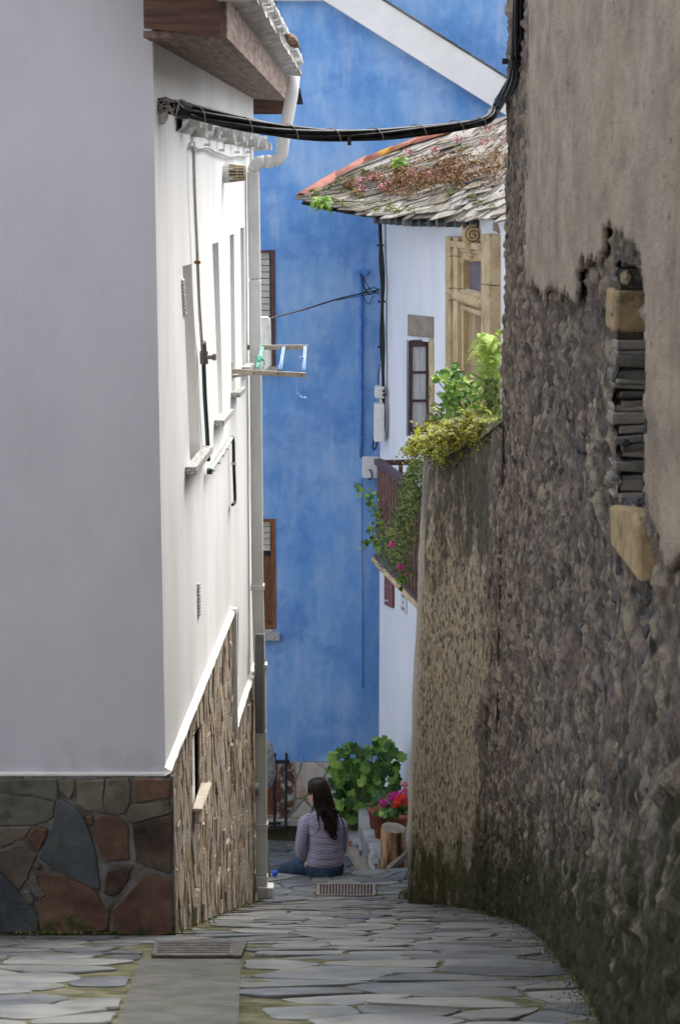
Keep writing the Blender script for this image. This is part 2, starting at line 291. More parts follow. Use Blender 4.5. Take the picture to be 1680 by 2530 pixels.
M['plinth_mortar'] = mat('plinth_mortar', [(.4, (.20,.19,.16)), (.6, (.30,.28,.24))], 12, rough=.95, bump=.5)
M['p_white'] = mat('pale_flag', [(.3, (.38,.36,.33)), (.6, (.52,.50,.47)), (.75, (.44,.26,.10))], 2.4, rough=.7, bump=.3, vary=.3, layers=[((.09,.09,.045), 5, (1,1,1), .5, .62, .8, (-1.62, 0, .45, .1))])
M['p_rust'] = mat('rust_flag', [(.35, (.09,.04,.03)), (.52, (.17,.09,.07)), (.6, (.5,.47,.42))], 13, rough=.7, bump=.4)
M['feather'] = mat('brown_feather', [(.4, (.09,.055,.035)), (.6, (.30,.22,.15))], 60, rough=.9)
M['blade'] = mat('pale_grass', [(.3, (.10,.20,.04)), (.7, (.36,.48,.20))], 9, rough=.6, island=.5, trans=.3)
M['capblue'] = mat('blue_plastic', (.02,.09,.50), rough=.3, bump=0)
# striped jersey: fine woven stripes across the cloth
def jersey():
    m = mat('striped_jersey', [(.4, (.33,.30,.40)), (.6, (.40,.37,.47))], 12, rough=.9, bump=.2, bscale=30)
    t = m.node_tree; N = t.nodes; L = t.links; b = N['Principled BSDF']
    src = b.inputs['Base Color'].links[0].from_socket
    tc = N.new('ShaderNodeTexCoord'); wv = N.new('ShaderNodeTexWave'); wv.bands_direction = 'Z'; wv.inputs['Scale'].default_value = 23; wv.inputs['Distortion'].default_value = 2.0; wv.inputs['Detail Scale'].default_value = .9; wv.inputs['Detail'].default_value = 1
    L.new(tc.outputs['Object'], wv.inputs[0]); r = N.new('ShaderNodeMapRange'); r.inputs[1].default_value = .5; r.inputs[2].default_value = .75; L.new(wv.outputs[1], r.inputs[0])
    mx = N.new('ShaderNodeMixRGB'); L.new(r.outputs[0], mx.inputs[0]); L.new(src, mx.inputs[1]); mx.inputs[2].default_value = (.085,.075,.15,1); L.new(mx.outputs[0], b.inputs['Base Color'])
    return m
M['jersey'] = jersey()
# ------------------------------------------------------------------ polygon tools
def clip(poly, p, n):
    out = []; k = len(poly)
    for i in range(k):
        a = poly[i]; b = poly[(i+1)%k]
        da = (a[0]-p[0])*n[0]+(a[1]-p[1])*n[1]; db = (b[0]-p[0])*n[0]+(b[1]-p[1])*n[1]
        if da <= 0: out.append(a)
        if (da < 0 < db) or (db < 0 < da):
            t = da/(da-db); out.append((a[0]+(b[0]-a[0])*t, a[1]+(b[1]-a[1])*t))
    return out
def voronoi(pts, outer, gap, sx=1, sy=1):
    """cells of pts inside outer (convex), distances measured with scale sx, sy"""
    P = [(x*sx, y*sy) for x, y in pts]; O = [(x*sx, y*sy) for x, y in outer]; res = []
    A = np.array(P)
    for i, p in enumerate(P):
        d = ((A-A[i])**2).sum(1); idx = np.argsort(d)[1:22]; poly = O
        for j in idx:
            q = P[j]; dx, dy = q[0]-p[0], q[1]-p[1]; L = math.hypot(dx, dy)
            if L < 1e-6: continue
            g = gap/2*math.hypot(dx/L*sx, dy/L*sy)
            poly = clip(poly, (p[0]+dx/2-dx/L*g, p[1]+dy/2-dy/L*g), (dx/L, dy/L))
            if len(poly) < 3: break
        if len(poly) >= 3: res.append([(x/sx, y/sy) for x, y in poly])
    return res
def area(poly):
    return .5*abs(sum(poly[i][0]*poly[(i+1)%len(poly)][1]-poly[(i+1)%len(poly)][0]*poly[i][1] for i in range(len(poly))))
def inpoly(x, y, poly):
    c = False; j = len(poly)-1
    for i in range(len(poly)):
        if (poly[i][1] > y) != (poly[j][1] > y) and x < (poly[j][0]-poly[i][0])*(y-poly[i][1])/(poly[j][1]-poly[i][1])+poly[i][0]: c = not c
        j = i
    return c
def rough_poly(poly, amp, cut=.12):
    """split long edges and nudge points so that edges read as broken stone"""
    out = []; k = len(poly)
    for i in range(k):
        a = poly[i]; b = poly[(i+1)%k]; L = math.hypot(b[0]-a[0], b[1]-a[1])
        if L < amp*1.5: out.append(((a[0]+b[0])/2, (a[1]+b[1])/2)); continue
        out.append((lerp(a[0], b[0], cut), lerp(a[1], b[1], cut)))
        if L > amp*6:
            t = random.uniform(.35, .65); out.append((lerp(a[0], b[0], t)+random.uniform(-amp, amp)*.5, lerp(a[1], b[1], t)+random.uniform(-amp, amp)*.5))
        out.append((lerp(a[0], b[0], 1-cut), lerp(a[1], b[1], 1-cut)))
    return out
def slab(poly, fn, h, bev, name, m, parent, tilt=.0):
    """stone piece: poly in local 2D, fn(x,y,off)->world; proud by h with a worn edge"""
    cx = sum(p[0] for p in poly)/len(poly); cy = sum(p[1] for p in poly)/len(poly); n = len(poly)
    rad = max(math.hypot(p[0]-cx, p[1]-cy) for p in poly); k = max(0, 1-bev/rad)
    tx = random.uniform(-tilt, tilt); ty = random.uniform(-tilt, tilt)
    b = [fn(x, y, -.01) for x, y in poly]; mid = [fn(x, y, h*.6) for x, y in poly]
    t = [fn(cx+(x-cx)*k, cy+(y-cy)*k, h+(x-cx)*tx+(y-cy)*ty) for x, y in poly]
    mb = MB(); fs = [(i, (i+1)%n, (i+1)%n+n, i+n) for i in range(n)]+[(i+n, (i+1)%n+n, (i+1)%n+2*n, i+2*n) for i in range(n)]+[tuple(range(2*n, 3*n))]
    mb.add(b+mid+t, fs); return mb.build(name, m, parent)
def cdt_face(mb, W, outer, holes, off=0, m=0, step=None):
    vs = []; es = []
    for lp in [outer]+holes:
        b = len(vs); vs += [Vector(p) for p in lp]; es += [(b+i, b+(i+1)%len(lp)) for i in range(len(lp))]
    r = delaunay_2d_cdt(vs, es, [], 0, 1e-5)
    V, F = r[0], r[2]; out = []
    for f in F:
        c = sum((V[i] for i in f), Vector((0, 0)))/len(f)
        if inpoly(c.x, c.y, outer) and not any(inpoly(c.x, c.y, h) for h in holes): out.append(tuple(f))
    mb.add([W.p(v.x, v.y, off) for v in V], out, m)
# ================================================================== SETTING
def dropY(Y):
    xs = [-60, 0, 3, 5, 9, 15, 16.6]; ds = [1.6, 1.6, 1.82, 2.42, 3.87, 6.10, 6.50]
    return float(np.interp(Y, xs, ds))
def gz(X, Y):
    if Y <= 16.6: return HC-dropY(Y)+.05*max(-1.2, min(1.5, X))*min(1, max(0, (Y-12)/4))
    if Y < 17.0: return -.17
    if Y < 17.4: return -.34
    return -.45-.275*(Y-17.4)-.03*X
# far terrain
mb = MB(); mb.add([(-150,-150,-2.6),(150,-150,-2.6),(150,250,-2.6),(-150,250,-2.6)], [(0,1,2,3)]); tag(mb.build('terrain', M['planter']), kind='structure')
# street bed: mossy mortar sheet that the flagstones stand in
mb = MB(); ys = list(np.arange(-40, 2, 3.0))+list(np.arange(2, 16.61, .1)); xs = list(np.arange(-9, -3, 1.0))+list(np.arange(-3, 2.01, .1))+[3, 5, 8]
vs = [(x, y, gz(x, y)+(.006*noise.noise((x*5, y*5, 0)) if y > 2 else 0)) for y in ys for x in xs]; nx = len(xs)
fs = [(j*nx+i, j*nx+i+1, (j+1)*nx+i+1, (j+1)*nx+i) for j in range(len(ys)-1) for i in range(nx-1)]
mb.add(vs, fs); street = tag(mb.build('street', M['joint']), kind='structure')
# the drain with its concrete channel cuts the paving at left
gA, gB, gC, gD = AY(392, 2336, 1), 0, 0, 0
def ground_at(px, py):
    r = ray(px, py); lo, hi = 3.0, 16.6
    for _ in range(40):
        mid = (lo+hi)/2; P = CAM+r*(mid/r.y)
        if P.z > gz(P.x, P.y): lo = mid
        else: hi = mid
    return CAM+r*(lo/r.y)
ch = [ground_at(378, 2335), ground_at(612, 2335), ground_at(596, 2378), ground_at(590, 2528), ground_at(295, 2528), ground_at(348, 2378)]
ch[3] = ch[2]+(ch[3]-ch[2])*1.5; ch[4] = ch[5]+(ch[4]-ch[5])*1.5
chan = [(p.x, p.y) for p in ch]
gr2 = [ground_at(785, 2188), ground_at(925, 2188), ground_at(925, 2216), ground_at(785, 2216)]
gr2p = [(p.x, p.y) for p in gr2]
def gfn(x, y, o): return V3(x, y, gz(x, y)+o)
pts = []
yy = 3.6; row = 0
while yy < 16.55:
    hgt = .19*(.8+.5*random.random()); x = -2.6 if yy < 9 else -1.0; x += random.random()*.3
    while x < 1.35:
        pts.append((x, yy+random.uniform(-.11, .11))); x += (.48 if yy < 7.5 else .36)*random.uniform(.5, 1.5)
    yy += hgt*1.05*(1.3 if yy < 7.5 else 1); row += 1
print('paving seeds', len(pts))
cells = voronoi(pts, [(-2.9, 3.5), (1.6, 3.5), (1.6, 16.60), (-2.9, 16.60)], .012, 1, 1.25)
big = []
for c in cells:
    cx = sum(p[0] for p in c)/len(c); cy = sum(p[1] for p in c)/len(c)
    if cy > 9.05 and cx < -.95: continue
    if inpoly(cx, cy, chan) or inpoly(cx, cy, gr2p): continue
    # cut cells that reach into the channel or the far grate
    for q in (chan[:], gr2p):
        if any(inpoly(a, b, q) for a, b in c):
            qx = [a for a, b in q]; 
            c = [(a, b) for a, b in c]
            if cx < sum(qx)/len(qx): n = (1, 0); e = min(inter for inter in [min(qx)] )
    big.append(c)
def push_out(c, q):
    qc = (sum(a for a, b in q)/len(q), sum(b for a, b in q)/len(q)); k = len(q); cx = sum(p[0] for p in c)/len(c); cy = sum(p[1] for p in c)/len(c)
    if not any(inpoly(a, b, q) for a, b in c) and not any(inpoly(a, b, c) for a, b in q): return c
    best = None
    for i in range(k):
        a = q[i]; b = q[(i+1)%k]; nx_, ny_ = b[1]-a[1], a[0]-b[0]; L = math.hypot(nx_, ny_); nx_ /= L; ny_ /= L
        if (qc[0]-a[0])*nx_+(qc[1]-a[1])*ny_ < 0: nx_, ny_ = -nx_, -ny_
        d = (cx-a[0])*nx_+(cy-a[1])*ny_
        if best is None or d < best[0]: best = (d, (a[0]-nx_*.012, a[1]-ny_*.012), (nx_, ny_))
    return clip(c, best[1], best[2])
n_st = 0
for c in big:
    c = push_out(push_out(c, chan), gr2p)
    if len(c) < 3 or area(c) < .004: continue
    cx_ = sum(p[0] for p in c)/len(c); cy_ = sum(p[1] for p in c)/len(c); kk = random.uniform(.95, 1); c = [(cx_+(x-cx_)*kk+random.uniform(-.008,.008), cy_+(y-cy_)*kk+random.uniform(-.012,.012)) for x, y in c]; slab(rough_poly(rough_poly(c, .02), .014), gfn, random.uniform(.003, .009), .005, 'paving_stone', M['flag'], street, .03); n_st += 1
print('paving stones', n_st)
# concrete channel strip and drain grates
mb = MB(); q = [gfn(x, y, .004) for x, y in chan[2:]]; 
strip = []
a0, a1, b1, b0 = chan[5], chan[2], chan[3], chan[4]
vs = []
for j in range(13):
    t = j/12
    for i in range(7):
        s_ = i/6; x = lerp(lerp(a0[0], a1[0], s_), lerp(b0[0], b1[0], s_), t); y = lerp(lerp(a0[1], a1[1], s_), lerp(b0[1], b1[1], s_), t); vs.append(gfn(x, y, .018+.004*noise.noise((x*6, y*6, 3))))
mb.add(vs, [(j*7+i, j*7+i+1, (j+1)*7+i+1, (j+1)*7+i) for j in range(12) for i in range(6)])
tag(mb.build('concrete_channel', M['concrete']), kind='structure')
def grate(label, c4, nb, along, wdt, m, group=None, offs=.02):
    """c4: far-left, far-right, near-right, near-left ground points"""
    c = sum(c4, Vector())/4; root = empty('drain_grate', c, label, 'drain grate', group)
    fl, fr, nr, nl = [p+V3(0, 0, offs) for p in c4]
    f = MB(); hh = .012
    for a, b in ((fl, fr), (fr, nr), (nr, nl), (nl, fl)): f.beam(a, b, wdt*1.6, hh)
    f.build('grate_frame', m, root)
    for i in range(nb):
        t = (i+.5)/nb
        if along == 'x': a = lerp(fl, nl, t); b = lerp(fr, nr, t)
        else: a = lerp(fl, fr, t); b = lerp(nl, nr, t)
        MB().beam(a, b, wdt, hh).build('bar', m, root)
    MB().add([fl-V3(0,0,.008), fr-V3(0,0,.008), nr-V3(0,0,.008), nl-V3(0,0,.008)], [(0,1,2,3)]).build('dark_pit', M['dark'], root)
    return root
M['grate'] = mat('rusty_iron_grate', [(.4, (.055,.05,.047)), (.6, (.11,.10,.093))], 14, rough=.7, bump=.3)
g1 = [ground_at(388, 2337), ground_at(578, 2337), ground_at(572, 2372), ground_at(382, 2372)]
grate('rusty slotted drain grate at the head of the concrete channel by the left house corner', g1, 8, 'x', .012, M['grate'])
lid = [ground_at(578, 2337), ground_at(612, 2337), ground_at(596, 2374), ground_at(574, 2374)]
MB().prism([p+V3(0,0,.012) for p in lid], (0,0,.012)).build('kerb_plate', M['concrete'], street)
grate('small brown drain grate set in the slate paving just before the sitting woman', gr2, 18, 'y', .010, M['grate2'], None, .012)
# steps below the crest, and the lower square
mb = MB()
for (y0, y1, z) in ((16.6, 17.0, -.17), (17.0, 17.4, -.34)):
    mb.box(((-.5), (y0+y1)/2+.01, z-.6), (6, y1-y0+.02, 1.2))
mb.box((-.5, 16.5, -.6), (6, .2, 1.13))
tag(mb.build('stone_steps', M['concrete']), kind='structure')
mb = MB(); vs = []
for j in range(20):
    for i in range(24):
        x = -8+i*.8; y = 17.42+j*1.6; vs.append((x, y, gz(x, y)))
mb.add(vs, [(j*24+i, j*24+i+1, (j+1)*24+i+1, (j+1)*24+i) for j in range(19) for i in range(23)])
square = tag(mb.build('lower_square', M['square_bed']), kind='structure')
pts = [(random.uniform(-1.9, 1.6), random.uniform(17.5, 22.2)) for _ in range(700)]; keep = []
for p in pts:
    if all(math.hypot(p[0]-q[0], (p[1]-q[1])*.8) > .30 for q in keep): keep.append(p)
for c in voronoi(keep, [(-2, 17.45), (1.7, 17.45), (1.7, 22.3), (-2, 22.3)], .022, 1, .8):
    slab(rough_poly(c, .02), gfn, .015, .01, 'paving_stone', M['flag'], square, .02)
# ================================================================== LEFT WHITE HOUSE
XC, YC = -.879, 9.0; XE, YE = -.879+.0385*5.6, 14.6
HL = Wall((XC, YC), (XE, YE), -1); HL.n = V3(HL.d.y, -HL.d.x) if HL.d.y > 0 else HL.n
if HL.n.x < 0: HL.n = -HL.n
HL.n = Vector((HL.n.x, HL.n.y))
ZE = 7.15
house = empty('white_house', (-3, 12, 2), 'white plastered house on the left with stone cladding along its foot', 'house')
tag(house)
def q(W, pl): return [W.sz(*p) for p in pl]
wins = [q(HL, [(451.6,658),(473,652),(497,1137),(470,1137)]), q(HL, [(525,603),(540,598),(551,1022),(541,1023)]),
        q(HL, [(568,581),(578.5,578),(582.5,966),(573,967)]), q(HL, [(594,564),(603,562),(607,903),(598,905)])]
low = q(HL, [(583,1535),(590,1500),(590,1668),(583.5,1667)]); base_w = q(HL, [(484,1823),(501,1796),(501,1990),(484,1990)]); bw0 = base_w; base_w = [(min(p[0] for p in bw0)-.02 if i in (0,3) else p[0]+.22, p[1]+(.12 if i < 2 else 0)) for i, p in enumerate(bw0)]
zc1 = HL.sz(405, 1912)[1]; s1 = HL.sz(568, 1540)[0]; zc2 = HL.sz(574, 1788)[1]-.05; s2 = HL.sz(574,1788)[0]
print('cladding top', zc1, HL.sz(568,1540), zc2, HL.sz(628,1560))
mb = MB(); cdt_face(mb, HL, [(0, -1), (HL.L, -1), (HL.L, ZE+.6), (0, ZE+.6)], wins+[low, base_w])
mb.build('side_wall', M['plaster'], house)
def opening(W, poly, depth, mt, back, name='window', parent=None):
    parent = parent or house
    mb = MB(); n = len(poly)
    o = [W.p(a, z, 0) for a, z in poly]; i = [W.p(a, z, -depth) for a, z in poly]
    mb.add(o+i, [(k, (k+1)%n, (k+1)%n+n, k+n) for k in range(n)]); w_ = mb.build(name, mt, parent)
    MB().add([W.p(a, z, -depth+.002) for a, z in poly], [tuple(range(n))]).build('pane', back, w_); return w_
for wp in wins+[low]: opening(HL, wp, .20, M['plaster'], M['shutter'])
opening(HL, base_w, .3, M['side_mortar'], M['dark'], 'basement_window')
# white wooden frame edge of the near window is its own thin strip
for wp, ht, ext in ((wins[0], .042, .03), (wins[1], .038, .03), (wins[2], .036, .03), (wins[3], .034, .02)):
    a0 = min(wp[3][0], wp[0][0]); a1 = max(wp[2][0], wp[1][0]); z = wp[3][1]
    mb = MB(); mb.prism([HL.p(a0-.03, z, .001), HL.p(a0-.03, z, .062), HL.p(a1+ext*3, z-.01, .062), HL.p(a1+ext*3, z-.01, .001)], (0, 0, -ht))
    mb.build('window_sill', [M['granite']], house, bevel=.004)
# rest of the shell
fx0 = -7.0
HF = Wall((fx0, YC), (XC, YC), 1); HF.n = Vector((0, -1)); FL = HF.L
mb = MB(); cdt_face(mb, HF, [(0, .5), (FL, .5), (FL, ZE+.6), (0, ZE+.6)], []); mb.build('front_wall', M['plaster_shaded'], house)
mb = MB(); mb.add([(fx0,YE,-1.5),(XE,YE,-1.5),(XE,YE,ZE+.6),(fx0,YE,ZE+.6),(fx0,YC,ZE+.6),(fx0,YC,-1.5),(XC,YC,ZE+.6)], [(0,1,2,3),(0,3,4,5),(3,2,6,4)])
mb.build('back_wall', M['plaster'], house)
# --- front stone cladding, every stone traced where it stands
zf_top = HF.sz(200, 1914)[1]; zf_bot = HF.sz(200, 2312)[1]
mb = MB(); mb.box(((fx0+XC+.04)/2, YC-.015, (zf_top+zf_bot)/2-.15), (XC+.04-fx0, .03, zf_top-zf_bot+.3)); mb.build('cladding_mortar', M['clad_mortar'], house)
def Z(x, y): return (x/3.473, 1850+y/3.473)
FS = [('c_olive', [(0,250),(500,240),(515,340),(505,420),(300,370),(0,350)]), ('c_olive', [(0,372),(290,392),(490,430),(480,560),(320,635),(0,640)]),
 ('c_brown', [(520,245),(655,240),(655,300),(610,420),(520,335)]), ('c_brown', [(672,265),(860,245),(905,245),(905,330),(890,430),(930,540),(740,510),(670,440)]),
 ('c_brown', [(915,243),(1110,232),(1130,300),(1125,440),(1085,530),(1020,550),(940,535),(905,430)]),
 ('c_rust', [(1158,232),(1395,240),(1405,400),(1170,445)]), ('c_brown', [(1140,455),(1385,425),(1400,520),(1330,560),(1150,610),(1095,600),(1120,480)]),
 ('c_dark', [(1150,625),(1400,540),(1408,760),(1400,1045),(1340,1040),(1180,940),(1160,780)]),
 ('c_rust', [(860,560),(1030,560),(1115,650),(1125,930),(960,945),(880,900),(845,790),(800,680)]), ('c_rust', [(745,560),(800,545),(818,590),(795,645),(755,620)]),
 ('c_slate', [(520,400),(600,440),(700,520),(770,660),(830,850),(850,1000),(870,1160),(850,1190),(640,1090),(480,1010),(355,920),(350,890),(430,720),(490,560)]),
 ('c_rust', [(310,650),(420,660),(420,720),(345,860),(300,820),(250,730)]), ('c_brown', [(0,652),(290,650),(235,740),(120,780),(0,830)]),
 ('c_brown', [(0,845),(130,800),(240,790),(330,880),(300,960),(250,1090),(180,1190),(60,1060),(0,1010)]),
 ('c_rust', [(318,960),(362,965),(370,1000),(340,1020),(312,1000)]), ('c_olive', [(260,1080),(320,1060),(345,1150),(405,1230),(370,1260),(320,1250),(270,1170)]),
 ('c_rust', [(325,1050),(420,1050),(490,1070),(540,1060),(700,1130),(850,1210),(885,1300),(950,1360),(940,1540),(600,1565),(380,1560),(350,1500),(335,1300),(370,1270),(405,1240),(350,1170)]),
 ('c_dark', [(940,1020),(1100,975),(1150,985),(1110,1110),(1040,1210),(960,1240),(900,1215),(910,1100)]),
 ('c_rust', [(1250,1050),(1410,1090),(1415,1560),(1330,1590),(1170,1590),(980,1540),(975,1350),(1060,1280),(1190,1130)]),
 ('c_slate', [(0,1030),(60,1080),(200,1230),(320,1360),(345,1500),(330,1550),(0,1560)]), ('c_olive', [(215,1190),(260,1190),(310,1260),(300,1310),(250,1310),(210,1250)])]
for mt, pl in FS:
    pp = [HF.sz(*Z(p[0]+(78 if p[0] > 1330 else 0), p[1])) for p in pl]
    slab(rough_poly(rough_poly(pp, .010, .03), .004, .1), HF.p if False else (lambda a, z, o: HF.p(a, z, .03+o)), random.uniform(.010, .018), .010, 'cladding_stone', M[mt], house, .02)
# further stones out of the frame to the left
pp = [(fx0+0.15+i*.42+random.uniform(-.1,.1)-fx0, zf_bot+.1+j*.25+random.uniform(-.05,.05)) for i in range(10) for j in range(4)]
xl = HF.sz(0, 2100)[0]-.02
for c in voronoi([p for p in pp if p[0] < xl], [(0, zf_bot), (xl, zf_bot), (xl, zf_top), (0, zf_top)], .02):
    slab(rough_poly(c, .01), lambda a, z, o: HF.p(a, z, .03+o), .014, .01, 'cladding_stone', M[random.choice(['c_rust','c_olive','c_brown','c_slate'])], house, .02)
# --- side cladding: long rough slates laid proud of the plaster, with a white mortar ledge on top
zt1, zt2 = zc1, zc2
reg = [(0.0, -1), (HL.L, -1), (HL.L, zt2), (s1+.03, zt2), (s1+.03, zt1), (0, zt1)]
mb = MB(); TH = .034
def sz_off(W, px, py, off):
    r = ray(px, py); n = W.n; t = (n.x*W.A.x+n.y*W.A.y+off)/(n.x*r.x+n.y*r.y); P = CAM+r*t
    return ((P.x-W.A.x)*W.d.x+(P.y-W.A.y)*W.d.y, P.z)
def thick(mb, W, poly, a, b):
    mb.prism([W.p(x, z, a) for x, z in poly], W.p(0, 0, b)-W.p(0, 0, a))
cl = [(0, -1), (HL.L, -1), (HL.L, zt2-.01), (s1+.03, zt2-.01), (s1+.03, zt1-.01), (0, zt1-.01)]
bw = [sz_off(HL, x, y, TH) for x, y in ((484,1823),(501,1796),(501,1990),(484,1990))]
cdt_face(mb, HL, cl, [bw], TH-.02)
mb.add([HL.p(s1+.03, zt2, 0), HL.p(s1+.03, zt1, 0), HL.p(s1+.03, zt1, TH-.02), HL.p(s1+.03, zt2, TH-.02)], [(0,1,2,3)])
mb.build('side_cladding_mortar', M['side_mortar'], house)
st = []
z = .2; rows = 0
zz = zt1
while zz > .25:
    h = random.uniform(.14, .30); a = random.uniform(-.2, 0)
    while a < HL.L:
        wd = random.choice([.05,.07,.10,.14,.2])*random.uniform(.8,1.3); st.append((a+wd/2, zz-h/2+random.uniform(-.09,.09))); a += wd
    zz -= h
def gnd_s(s): 
    P = HL.p(s, 0); return gz(P.x, P.y)
st = [p for p in st if p[1] > gnd_s(p[0])-.1 and not (p[0] > s1 and p[1] > zt2)]
print('side stones', len(st))
jn = MB(); cnt = 0
for c in voronoi(st, [(0, -.2), (HL.L, -.2), (HL.L, zt1-.012), (0, zt1-.012)], .003, 1, .42):
    cx = sum(p[0] for p in c)/len(c); cy = sum(p[1] for p in c)/len(c)
    if inpoly(cx, cy, bw) or (cx > s1 and cy > zt2): continue
    c = push_out(c, bw)
    if cx < s1 and cy > zt2: c = clip(c, (s1+.02, 0), (1, 0))
    if cx > s1: c = clip(c, (0, zt2-.015), (0, 1))
    if len(c) < 3 or area(c) < .0008 or cy < gnd_s(cx)-.2: continue
    h = random.choice([.002, .004, .006, .010])*random.uniform(.7, 1.3)
    c2 = rough_poly(c, .012); fn = lambda a, z, o: HL.p(a, z, TH-.02+o)
    if cnt < 300 and cx > 0: slab(c2, fn, h, .005, 'cladding_slate', M['side_stone'], house, .06); cnt += 1
    else:
        n = len(c2); rad = .1; k = .93; b = [fn(x, z_, -.01) for x, z_ in c2]; t = [fn(cx+(x-cx)*k, cy+(z_-cy)*k, h) for x, z_ in c2]
        jn.add(b+t, [(i, (i+1)%n, (i+1)%n+n, i+n) for i in range(n)]+[tuple(range(n, 2*n))])
print('side slates', cnt)
if jn.v: tag(jn.build('cladding_slate', M['side_stone'], house), kind='stuff')
# ledges
for a0, a1, zt in ((-.045, s1+.05, zt1), (s1+.03, HL.L, zt2)):
    mb = MB(); n = 60; vs = []
    for i in range(n+1):
        a = lerp(a0, a1, i/n); w1 = .008*noise.noise((a*9, zt, 0)); w2 = .014*noise.noise((a*13, zt, 5))
        vs += [HL.p(a, zt+.026+w1, .001), HL.p(a, zt+.006+w1, TH+.001+w2*.5), HL.p(a, zt-.008+w2, TH+.000+w2*.5), HL.p(a, zt-.02, 0)]
    mb.add(vs, [(i*4+j, i*4+j+1, i*4+4+j+1, i*4+4+j) for i in range(n) for j in range(3)]+[(0,1,2,3)]); mb.build('mortar_ledge', M['ledge'], house, True)
mb = MB(); a = s1+.03; mb.prism([HL.p(a, zt2, .001), HL.p(a+.03, zt2, .001), HL.p(a+.03, zt1+.03, .001), HL.p(a, zt1+.03, .001)], HL.p(0,0,TH+.01)-HL.p(0,0,0)); mb.build('mortar_ledge', M['ledge'], house)
mb = MB(); mb.box(((fx0+XC)/2, YC-.006, zf_top+.008), (XC-fx0, .03, .012)); mb.build('mortar_edge', M['ledge'], house)
# small stone sill with bracket below the basement window
bs = sz_off(HL, 484, 1992, TH); be = sz_off(HL, 501, 1990, TH)
mb = MB(); mb.prism([HL.p(bs[0]-.04, bs[1], .02), HL.p(bs[0]-.04, bs[1], .075), HL.p(be[0]+.05, bs[1]+.01, .085), HL.p(be[0]+.05, bs[1]+.01, .02)], (0,0,-.022))
mb.prism([HL.p(bs[0]-.03, bs[1]-.024, .03), HL.p(bs[0]-.03, bs[1]-.024, .058), HL.p(bs[0]+.12, bs[1]-.024, .058), HL.p(bs[0]+.12, bs[1]-.024, .03)], (0,0,-.07))
mb.build('stone_sill', M['clad_pale'], house, bevel=.006)
# vents
for quad_ in ([(448,690),(453,688),(458,777),(453,778)], [(487,1442),(490.5,1440),(492.5,1521),(489,1524)]):
    pq_ = q(HL, quad_); vg = MB().prism([HL.p(x, z, .001) for x, z in pq_], HL.p(0,0,.006)-HL.p(0,0,0)).build('vent_grille', M['white'], house)
    for i in range(10):
        t = (i+.3)/10; u_ = (i+.75)/10; L0, L1 = HL.at(lerp(quad_[0][0], quad_[3][0], t), lerp(quad_[0][1], quad_[3][1], t)), HL.at(lerp(quad_[1][0], quad_[2][0], t), lerp(quad_[1][1], quad_[2][1], t)); hh_ = (pq_[0][1]-pq_[3][1])/10*.5
        nn_ = V3(HL.n.x, HL.n.y, 0); MB().prism([L0+nn_*.007, L1+nn_*.007, L1+nn_*.007-V3(0,0,hh_), L0+nn_*.007-V3(0,0,hh_)], nn_*.006).build('louvre', M['granite'], vg)
# --- eaves: soffit, fascia, boards, whitewashed tiles
E0 = AY(545, 93, 8.78); E1 = AY(700, 249, 15.05); WN = HL.p(-.22, E0.z); WF = HL.p(HL.L+.0, E1.z)
WN = V3(XC-.02, 8.78, E0.z)
mb = MB()
nb_ = 5
for i in range(nb_):
    t0, t1 = i/nb_, (i+1)/nb_-.006
    mb2 = MB(); A_ = lerp(WN, E0, t0); B_ = lerp(WN, E0, t1); C_ = lerp(WF, E1, t1); D_ = lerp(WF, E1, t0)
    mb2.prism([A_, B_, C_, D_], (0, 0, .03)); mb2.build('soffit_board', M['wood_grey'], house)
F0 = E0+V3(.0, 0, 0); F1 = E1
for i in range(3):
    a = lerp(F0, F1, i/3); b = lerp(F0, F1, (i+1)/3-.004); mb2 = MB(); mb2.prism([a, b, b+V3(0,0,.20), a+V3(0,0,.20)], (.03, 0, 0)); mb2.build('fascia_board', M['wood_grey'], house)
G0_ = AY(358, 70, 8.76); G1_ = AY(548, 95, 8.76)
mb2 = MB(); mb2.prism([G0_-V3(0,0,.0), G1_, G1_+V3(0,0,.30), G0_+V3(0,0,.30)], (0, -.035, 0)); mb2.build('gable_board', M['wood_dark'], house)
a = AY(626, 282, 15.06); b = AY(705, 282, 15.06); mb2 = MB(); mb2.prism([a, b, b+V3(0,0,.12), a+V3(0,0,.12)], (0, .06, 0)); mb2.build('end_beam', M['wood_dark'], house)
a = AY(728, 258, 15.5); mb2 = MB(); mb2.prism([a, a+V3(.07,0,0), a+V3(.045,0,.13), a+V3(.0,0,.13)], (0, .05, 0)); mb2.build('gutter_bracket', M['iron'], house)
# roof slab above (keeps the room dark) and tiles
mb = MB(); rz = ZE+.25
mb.add([F0+V3(.05,-.02,.21), F1+V3(.05,0,.21), V3(-6, 15.1, F1.z+2.2), V3(-6, 8.7, F0.z+2.2)], [(0,1,2,3)]); mb.build('roof_slab', M['concrete'], house)
def tile_mesh(r, L, th, n=7, dn=False):
    mb = MB(); vs = []
    for k, rr in ((0, r), (1, r-th)):
        for x in (0, L):
            for j in range(n):
                a = math.pi*j/(n-1); rad = rr*(1-.12*(x > 0)); vs.append((x, -rad*math.cos(a), rad*math.sin(a)*(.72)*(-1 if dn else 1)))
    fs = []
    for j in range(n-1):
        fs += [(j, j+1, n+j+1, n+j), (2*n+j, 3*n+j, 3*n+j+1, 2*n+j+1), (j, 2*n+j, 2*n+j+1, j+1), (n+j, n+j+1, 3*n+j+1, 3*n+j)]
    fs += [(0, n, 3*n, 2*n), (n-1, 3*n-1, 4*n-1, 2*n-1)]
    mb.add(vs, fs); me = bpy.data.meshes.new('roof_tile'); me.from_pydata(mb.v, [], mb.f); me.materials.append(M['whitetile']); me.update(); return me
